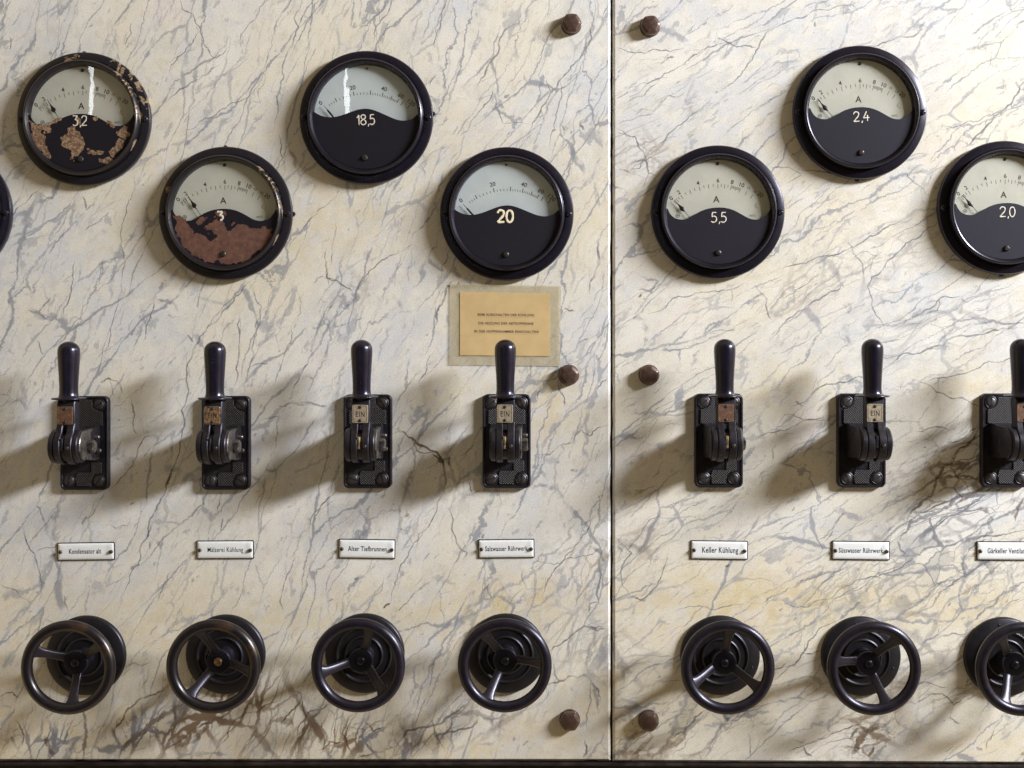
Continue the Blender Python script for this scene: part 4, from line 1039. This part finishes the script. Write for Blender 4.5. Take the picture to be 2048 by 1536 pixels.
# ------------------------------------------------------------------ lever switches
def sw_meshes():
    K = {}
    # base plate with raised lip
    o = rrect(48, 93.5, 5.6, 7)
    rings = [[(x, z, -.3) for x, z in o], [(x, z, 5.6) for x, z in o], [(x, z, 6.6) for x, z in inset(o, 1.0)], [(x, z, 6.6) for x, z in inset(o, 2.0)],
             [(x, z, 5.7) for x, z in inset(o, 2.7)]]
    K['base'] = MB().loft(rings).mesh('base_plate', [M_iron], 32)
    hp = MB()
    def cut(x0, x1, z0, z1, cxs):
        return None
    hp.prism([(-18.5, 17), (18.5, 17), (18.5, 31), (15, 31.8), (10.5, 34), (8.2, 38), (8.0, 43), (-8.0, 43), (-8.2, 38), (-10.5, 34), (-15, 31.8), (-18.5, 31)], 5.5, 7.0, .35)
    K['knurlA'] = hp.mesh('knurled_panel', [M_hatch], 30)
    hp = MB()
    hp.prism([(-7.2, -43), (7.2, -43), (7.4, -38.5), (8.6, -34.5), (10.5, -31.5), (17.5, -29.5), (17.5, -19), (7, -19), (7, -29), (-6.5, -29), (-8.6, -34.5), (-7.6, -38.5)][::1], 5.5, 7.0, .35)
    K['knurlB'] = hp.mesh('knurled_panel', [M_hatch], 30)
    K['slot_dark'] = MB().box(-6, 6, -28.2, -16.5, 5.5, 5.95, .1).mesh('slot_shade_plate', [M_needle])  # raised black plate paints the darkness inside the slot
    bos = MB()
    bos.lathe([(6.4, -.4), (6.4, .5), (5.6, 1.0), (5.2, .8), (5.0, .2), (.02, .2)], 0, 0, 28)
    K['boss'] = bos.mesh('screw_boss', [M_iron], 35)
    # bearing housing
    def dprof(r, zc, hc, zb, hb):
        P = [(-zb, 5.8), (-zb, hb)]
        for k in range(13):
            a = math.radians(195-k*210/12)
            P.append((zc+r*math.cos(a), hc+r*math.sin(a)))
        P += [(zb, hb), (zb, 5.8)]
        return P
    bd = MB(); bd.xprism(dprof(14.6, .5, 42, 15.8, 22), 10.6, 15.4, .6); K['bracketR'] = bd.mesh('bearing_bracket', [M_litiron], 32)  # paler iron than the left bracket: its window-lit side put into the colour
    bd = MB(); bd.xprism(dprof(14.6, .5, 42, 15.8, 22), -15.4, -10.6, .6); K['bracketL'] = bd.mesh('bearing_bracket', [M_iron], 32)
    blk = MB(); blk.xprism([(-14.5, 5.8), (-14.5, 20), (-10, 30), (12, 30), (16.8, 18), (17.6, 9), (17.6, 5.8)], -15.9, 15.9, .6)
    K['block'] = blk.mesh('bearing_block', [M_iron], 30)
    dr = MB(); dr.lathe_x([(.02, -14.0), (15.6, -14.0), (16.3, -13.2), (16.3, -9.6), (14.4, -9.2), (14.4, 9.2), (16.0, 9.6), (16.0, 13.0), (15.4, 13.8), (.02, 13.8)], 0, 44.5, 44)
    K['drum'] = dr.mesh('switch_drum', [M_iron], 35)
    ct = MB(); ct.box(-2.0, .6, -3.0, 8.4, 55, 60.4, .5); K['contact'] = ct.mesh('brass_contact', [M_brass], 30); K['contactd'] = ct.mesh('brass_contact', [M_iron], 30)
    # fork cheeks and arm
    def cheek(x0, x1):
        P = []
        for k in range(25):
            a = math.radians(-200+k*(225)/24)
            P.append((17.6*math.cos(a), 43.6+17.6*math.sin(a)))
        # arc runs from the back over the bottom to the top; join to the arm
        P = [(14, 38), (22, 41), (23, 50.5), (17.5, 53.5)]
        for k in range(20):
            a = math.radians(38+k*(252-38)/19)
            P.append((17.6*math.cos(a), 43.6+17.6*math.sin(a)))
        return P
    fk = MB()
    fk.xprism(cheek(0, 0), -8.7, -2.5, .7)
    fk.xprism(cheek(0, 0), 1.6, 8.7, .7)
    fk.xprism([(19.5, 39.5), (44, 37.5), (44.5, 49.5), (41, 51.4), (23.5, 51.6), (19.5, 50.6)], -8.5, 8.5, .7)
    fk.lathe_z([(7.6, 42), (7.6, 45.6)], 0, 43.3, 24)
    K['lever'] = fk.mesh('lever_arm', [M_iron], 33)
    K['collar'] = MB().lathe_z([(10, 44.6), (15.2, 44.8), (15.9, 45.4), (15.9, 46.0), (15.2, 46.6), (9.5, 47.1), (8.6, 47.1)], -.4, 43, 48).mesh('collar', [M_bake], 50)
    gp = [(10.2, 46.6), (9.6, 47.4), (8.9, 49), (8.6, 52), (8.65, 58), (9.0, 66), (9.6, 75), (10.1, 83), (10.35, 88), (10.3, 91.5)]
    for k in range(1, 9):
        a = math.radians(90*k/8)
        gp.append((10.3*math.cos(a), 91.5+9.3*math.sin(a)))
    K['grip'] = MB().lathe_z(gp, -.4, 43, 48).mesh('handle_grip', [M_bake], 60)
    nt = MB(); nt.lathe_x([(6.4, 15.2), (6.4, 20.2), (5.6, 21.2), (.02, 21.3)], -1, 33, 6); K['nut'] = nt.mesh('hex_nut', [M_litiron], 30)
    sm = MB(); sm.lathe_x([(1.9, 15.2), (1.9, 20), (1.3, 20.8), (.02, 21)], 7, 20, 16); K['pinA'] = sm.mesh('small_screw', [M_litiron], 30)
    sm = MB(); sm.lathe_x([(2.1, 15.2), (2.1, 20.6), (1.3, 21.4), (.02, 21.6)], -6.5, 17.5, 16); K['pinB'] = sm.mesh('small_screw', [M_litiron], 30)
    tg = MB(); tg.prism(rrect(15.2, 17.4, 1.4, 4, 0, 0), 0, .8, .25); K['tag'] = tg
    return K
K = sw_meshes()
TAGME = {}
for nm, m_ in (('n', M_tagw), ('b', M_tagb), ('r', M_tagr)):
    TAGME[nm] = K['tag'].mesh('tag_plate', [m_], 30)
TAGRIM = {}
for nm, m_ in (('n', M_inkd), ('b', M_inkd), ('r', M_tagb)):
    ro = rrect(13.2, 15.4, 1.0, 3); ri = inset(ro, .28)
    b = MB(); n_ = len(ro)
    b.add([(x, z, .83) for x, z in ro]+[(x, z, .83) for x, z in ri], [(i, (i+1) % n_, n_+(i+1) % n_, n_+i) for i in range(n_)])
    TAGRIM[nm] = b.mesh('tag_border', [m_])

def switch(px, py, tag, angs, label, ein=True, bright=False):
    s = empty('lever_switch', px, py, 6.6, label, 'lever switch', 'lever switches in a row')
    bp = part('base_plate', K['base'], s)
    part('knurled_panel', K['knurlA'], bp); part('knurled_panel', K['knurlB'], bp); part('slot_shade_plate', K['slot_dark'], bp)
    for (x, z), a in zip(((-14.8, 38.2), (14.8, 38.2), (-14.8, -37.2), (14.8, -37.2)), angs):
        part('screw_boss', K['boss'], bp, (x, z, 5.8))
        part('screw', slot_screw(4.8, 1.7, M_screw_iron, a, .15), bp, (x, z, 6.0))
    part('bearing_block', K['block'], s)
    part('bearing_bracket', K['bracketL'], s); br = part('bearing_bracket', K['bracketR'], s)
    part('hex_nut', K['nut'], br); part('small_screw', K['pinA'], br); part('small_screw', K['pinB'], br)
    part('switch_drum', K['drum'], s); part('brass_contact', K['contact'] if bright else K['contactd'], s)
    lv = part('lever_arm', K['lever'], s)
    part('pin_screw', slot_screw(1.9, 1.2, M_screw, 60), lv, (5.0, -.5, 60.9))
    part('collar', K['collar'], s); part('handle_grip', K['grip'], s)
    t = part('tag_plate', TAGME[tag], s, (-.6, 29.8, 51.4), label={'n': 'pale nickel tag', 'b': 'brassy worn tag', 'r': 'rust-brown blank tag'}[tag])
    part('tag_border', TAGRIM[tag], t)
    for z in (6.3, -6.3):
        part('tag_screw', slot_screw(1.5, .8, M_screw, 40 if z > 0 else 120), t, (0, z, .7))
    if ein:
        part('lettering', text_mesh(('EIN',), 'EIN', M_inkd, 8.2, 5.4, .06, .006, 1.22), t, (.2, 0, .84))
    return s
M_screw_iron = pm('iron_screw_head', (.058, .052, .053), .42, .5, .3, 200, (.07, .06, .05), (.58, .72), 260, .15, rvar=.04)
switch(167.9, 886.3, 'r', (20, 30, 80, 55), 'lever switch with rust-brown tag above the sign Kondensator alt', ein=False)
switch(451, 886, 'b', (0, -40, 88, -30), 'lever switch with brassy EIN tag above the sign Mälzerei Kühlung')
switch(735, 883, 'n', (-45, -55, -15, -80), 'lever switch with pale EIN tag above the sign Alter Tiefbrunnen', bright=True)
switch(1013.2, 882.5, 'n', (35, -65, 15, 82), 'lever switch whose handle overlaps the paper notice', bright=True)
switch(1438, 881.4, 'r', (40, 0, 12, -68), 'lever switch with blank brown tag above the sign Keller Kühlung', ein=False, bright=True)
switch(1723.9, 881.2, 'n', (42, 0, -65, 32), 'lever switch with pale EIN tag above the sign Süsswasser Rührwerk')
switch(2012, 881.2, 'r', (90, 0, -45, -60), 'lever switch cut by the right edge, brown tag', ein=False)

# ------------------------------------------------------------------ handwheels
def wh_meshes():
    K = {}
    K['back'] = MB().lathe([(39.6, -.3), (39.7, 2.5), (39.2, 4.2), (37.8, 5.2), (28.2, 6.3), (27.6, 7.9), (26.6, 8.6), (25.6, 8.1), (25.0, 7.0), (19.4, 7.0), (19.0, 9.2), (18.0, 9.9), (17.0, 9.4), (16.6, 8.2), (10.2, 8.2), (.02, 8.2)], seg=96).mesh('back_plate', [M_wheelflat], 40)
    K['stem'] = MB().lathe([(10.4, 8.0), (10.0, 10.0), (9.0, 12.5), (8.8, 23)], seg=40).mesh('stem', [M_wheel], 40)
    K['hub'] = MB().lathe([(8.6, 21), (11.0, 21.6), (11.8, 23), (11.8, 28.2), (11.2, 29.4), (9.5, 30.0), (4.2, 30.0)], seg=48).mesh('hub', [M_wheel], 40)
    K['cap'] = MB().lathe([(4.2, 29.6), (4.1, 30.6), (3.3, 31.7), (1.8, 32.3), (.02, 32.4)], seg=32).mesh('hub_cap', [M_wheel], 60)
    prof = []
    for k in range(28):
        a = 2*PI*k/28
        prof.append((39.9+5.3*math.cos(a), 46+5.1*math.sin(a)))
    mb = MB(); seg = 128; rings = []
    for j in range(seg+1):
        a = 2*PI*j/seg
        rings.append([(r*math.cos(a), r*math.sin(a), h) for r, h in prof])
    mb.loft(rings, True, False, False)
    K['rimmb'] = mb
    K['spoke'] = MB().sweep([(8.5, 0, 25.2), (12, 0, 26.4), (17, 0, 29.8), (23, 0, 34.8), (29, 0, 39.6), (33, 0, 42.4), (36, 0, 44.2), (39, 0, 45.4)],
                            [5.2, 4.6, 4.3, 4.2, 4.5, 5.4, 7.4, 10.5], [2.9, 2.8, 2.7, 2.6, 2.6, 2.8, 3.2, 3.4], 16).mesh('spoke', [M_wheel], 50)
    return K
M_wheelflat = pm('back_plate_black', (.008, .007, .008), .40, 0, .3, 60, None, bump=.08, bscale=600, rvar=.04, spec=.4)
KW = wh_meshes()
RIM = KW['rimmb'].mesh('rim', [M_wheel], 70)
RIMW = KW['rimmb'].mesh('rim', [M_wheelworn], 70)
def wheel(px, py, rot, label, worn=False, cap=None):
    w = empty('handwheel', px, py, 4.5, label, 'handwheel', 'black handwheels in a row')
    part('back_plate', KW['back'], w); part('stem', KW['stem'], w); part('hub', KW['hub'], w)
    cm = KW['cap']
    if cap: cm = KW['cap'].copy(); cm.materials[0] = cap
    part('hub_cap', cm, w)
    part('rim', RIMW if worn else RIM, w, label='rim worn brown at upper right' if worn else None)
    for k in range(3):
        part('spoke', KW['spoke'], w, rot=-math.radians(rot+120*k))
    for a in (100, 220, 340):
        part('plate_screw', slot_screw(1.3, .8, M_wheel, 30), w, (33*math.cos(math.radians(a)), 33*math.sin(math.radians(a)), 5.5))
    return w
wheel(170.4, 1312, 155, 'handwheel worn brown on its rim, leftmost, below the sign Kondensator alt', True)
wheel(450, 1310, 231, 'handwheel with a bright metal hub tip, below the sign Mälzerei Kühlung', True, M_tagb)
wheel(729, 1307.7, 192, 'handwheel below the sign Alter Tiefbrunnen')
wheel(1011.5, 1308, 243, 'handwheel below the sign Salzwasser Rührwerk')
wheel(1441, 1312, 206, 'handwheel below the sign Keller Kühlung')
wheel(1723, 1313.5, 170, 'handwheel below the sign Süsswasser Rührwerk')
wheel(2009, 1315, 243, 'handwheel cut off by the right edge of the photo')

# ------------------------------------------------------------------ name plates
def nameplate(px, py, w, h, rot, text, tw, tc, label, th=5.0):
    p = empty('nameplate', px, py, 1.5, label, 'nameplate', 'white enamel nameplates', rot=-math.radians(rot))
    o = rrect(w/2, h/2, .8, 3)
    body = MB()
    body.prism(o, 0, 1.3, .3)
    bp = part('enamel_edge', body.mesh('enamel_edge', [M_edge]), p)
    # enamel face slightly cushioned
    rings = [[(x, z, hh) for x, z in rrect(w/2-2*d, h/2-2*d, max(.1, .9-d*.2), 3)] for d, hh in ((.85, 1.2), (1.05, 1.45), (3.0, 1.75), (5.5, 1.8))]
    part('enamel_face', MB().loft(rings).mesh('enamel_face', [M_enamel], 60), p)
    part('lettering', text_mesh(('np', text), text, M_ink, tw/2, th, .05, .005 if text[0] == 'M' else .015, 1.08), p, ((tc-px)/2, .4, 1.81))
    for sx in (-1, 1):
        part('screw', slot_screw(1.9, 2.2, M_nps, 40 if sx > 0 else 110), p, (sx*(w/4-3.4) , -.6 if sx > 0 else -.2, 1.5))
    return p
nameplate(171.8, 1102.9, 115, 36, .8, 'Kondensator alt', 64, 170.4, 'enamel nameplate reading Kondensator alt')
nameplate(450.2, 1099.6, 114.5, 37, .3, 'Mälzerei Kühlung', 71, 451, 'enamel nameplate reading Mälzerei Kühlung')
nameplate(733.8, 1097.9, 113.5, 39, -.8, 'Alter Tiefbrunnen', 77, 734.7, 'enamel nameplate reading Alter Tiefbrunnen', 5.0)
nameplate(1012.6, 1097.4, 112.5, 38, .7, 'Salzwasser Rührwerk', 85, 1013, 'enamel nameplate reading Salzwasser Rührwerk')
nameplate(1438.5, 1100.3, 114.5, 38, -.7, 'Keller Kühlung', 72, 1440.4, 'enamel nameplate reading Keller Kühlung', 5.8)
nameplate(1721.8, 1101.2, 116, 38, -.6, 'Süsswasser Rührwerk', 89, 1721.8, 'enamel nameplate reading Süsswasser Rührwerk')
nameplate(2011.5, 1102, 116, 38, -.3, 'Gärkeller Ventilator', 84, 2017, 'enamel nameplate reading Gärkeller Ventilator, cut by the right edge', 5.2)

# ------------------------------------------------------------------ hexagonal cap bolts
def bolt_mesh(ph):
    mb = MB(); seg = 48; rings = []
    def hexr(a, r):
        a = (a-ph) % (PI/3)-PI/6
        return r*math.cos(PI/6)/math.cos(a)
    for rr, h, hx in ((10.3, -.2, 0), (10.4, 1.8, 0), (10.2, 2.4, 0), (10.0, 2.6, .3), (10.1, 7.2, .55), (9.4, 8.6, .7), (7.6, 9.6, 1), (7.2, 9.75, 1), (.02, 9.9, 1)):
        rings.append([(math.cos(2*PI*k/seg)*((1-hx)*rr+hx*hexr(2*PI*k/seg, rr)), math.sin(2*PI*k/seg)*((1-hx)*rr+hx*hexr(2*PI*k/seg, rr)), h) for k in range(seg)])
    mb.loft(rings)
    return mb.mesh('cap_bolt', [M_bolt], 24)
for px, py, ph, lab in ((1143, 46, 0, 'brown cap bolt in the top corner, left of the joint'), (1301, 50, 5, 'brown cap bolt in the top corner, right of the joint'),
                        (1138, 750, 12, 'brown cap bolt beside the paper notice, left of the joint'), (1299, 750, 20, 'brown cap bolt at mid height, right of the joint'),
                        (1140, 1443, 0, 'brown cap bolt in the bottom corner, left of the joint'), (1298, 1444, 50, 'brown cap bolt in the bottom corner, right of the joint')):
    x, z = wall(px, py, 7)
    o = part('cap_bolt', bolt_mesh(math.radians(ph)))
    o.location = (x, 0, z)
    o['label'] = lab; o['category'] = 'bolt'; o['group'] = 'cap bolts holding the marble'

# ------------------------------------------------------------------ paper notice under a film
def paper_material():
    t = NT('aged_card')
    v = t.tc.outputs['Object']
    c = t.mix(t.rng(t.noise(v, 30, 4, .6), .3, .7), (.49, .355, .175), (.57, .42, .215))
    c = t.mix(t.rng(t.noise(v, 900, 2, .7), .66, .75, 0, .35), c, (.25, .17, .08))
    t.l(c, t.b.inputs['Base Color']); t.b.inputs['Roughness'].default_value = .45
    t.bump(t.noise(v, 200, 3, .6), .2, .0004)
    return t.m
def film_material():
    t = NT('yellowed_film')
    v = t.tc.outputs['Object']
    t.b.inputs['Base Color'].default_value = (.56, .50, .35, 1)
    t.b.inputs['Roughness'].default_value = .3
    t.l(t.rng(t.noise(v, 60, 4, .6), .3, .7, .28, .55), t.b.inputs['Alpha'])
    t.bump(t.noise(v, 120, 3, .6), .25, .0005)
    return t.m
cx, cz = wall(1010, 648, .2)
def quad(pts, h0, h1, m, name):
    P = []
    for px, py in pts:
        x, z = wall(px, py, .3)
        P.append(((x-cx)*1000, (z-cz)*1000))
    Q = []
    for i in range(4):
        a, b = P[i], P[(i+1) % 4]
        for k in range(8):
            t = k/8
            j = .12*mnoise.noise(Vector((i*3.1, k*.9, h1)))
            Q.append((a[0]+(b[0]-a[0])*t+j, a[1]+(b[1]-a[1])*t+j))
    return MB().prism(Q, h0, h1, 0).mesh(name, [m])
film = part('adhesive_film', quad([(900.3, 568.3), (1121.8, 571.4), (1120, 732), (899, 729.5)], 1.05, 1.15, film_material(), 'adhesive_film'))
film.location = (cx, 0, cz)
film['label'] = 'yellowed transparent film stuck to the marble around the typed notice'; film['category'] = 'film'
card = part('notice_card', quad([(920, 584), (1100.3, 586.7), (1100, 712.3), (920, 710.4)], 1.2, 1.6, paper_material(), 'notice_card'))
card.location = (cx, 0, cz)
card['label'] = 'small tan card with three typed underlined lines, below the ammeter marked 20'; card['category'] = 'notice'
M_type = pm('typewriter_ink', (.06, .04, .025), .6, 0, .3, 400, bump=0)
M_under = pm('faint_underline', (.30, .21, .10), .6, 0, .2, 400, bump=0)
for body, y, w, xc in (('BEIM AUSSCHALTEN DER KÜHLUNG', 629.6, 113, 1012), ('DIE HEIZUNG DER ABTROPFRINNE', 646.7, 110, 1012), ('IN DER HOPFENKAMMER EINSCHALTEN!', 663, 129, 1013)):
    x, z = wall(xc, y, 1)
    part('lettering', text_mesh(('ty', body), body, M_type, w/2, 2.6, .04, .02, 1.08), card, ((x-cx)*1000, (z-cz)*1000, 1.61), math.radians(.6))
    part('underline', MB().box(-w/4, w/4, -.07, .06, 0, .03, .005).mesh('underline', [M_under]), card, ((x-cx)*1000, (z-cz)*1000-2.5, 1.61), math.radians(.6))
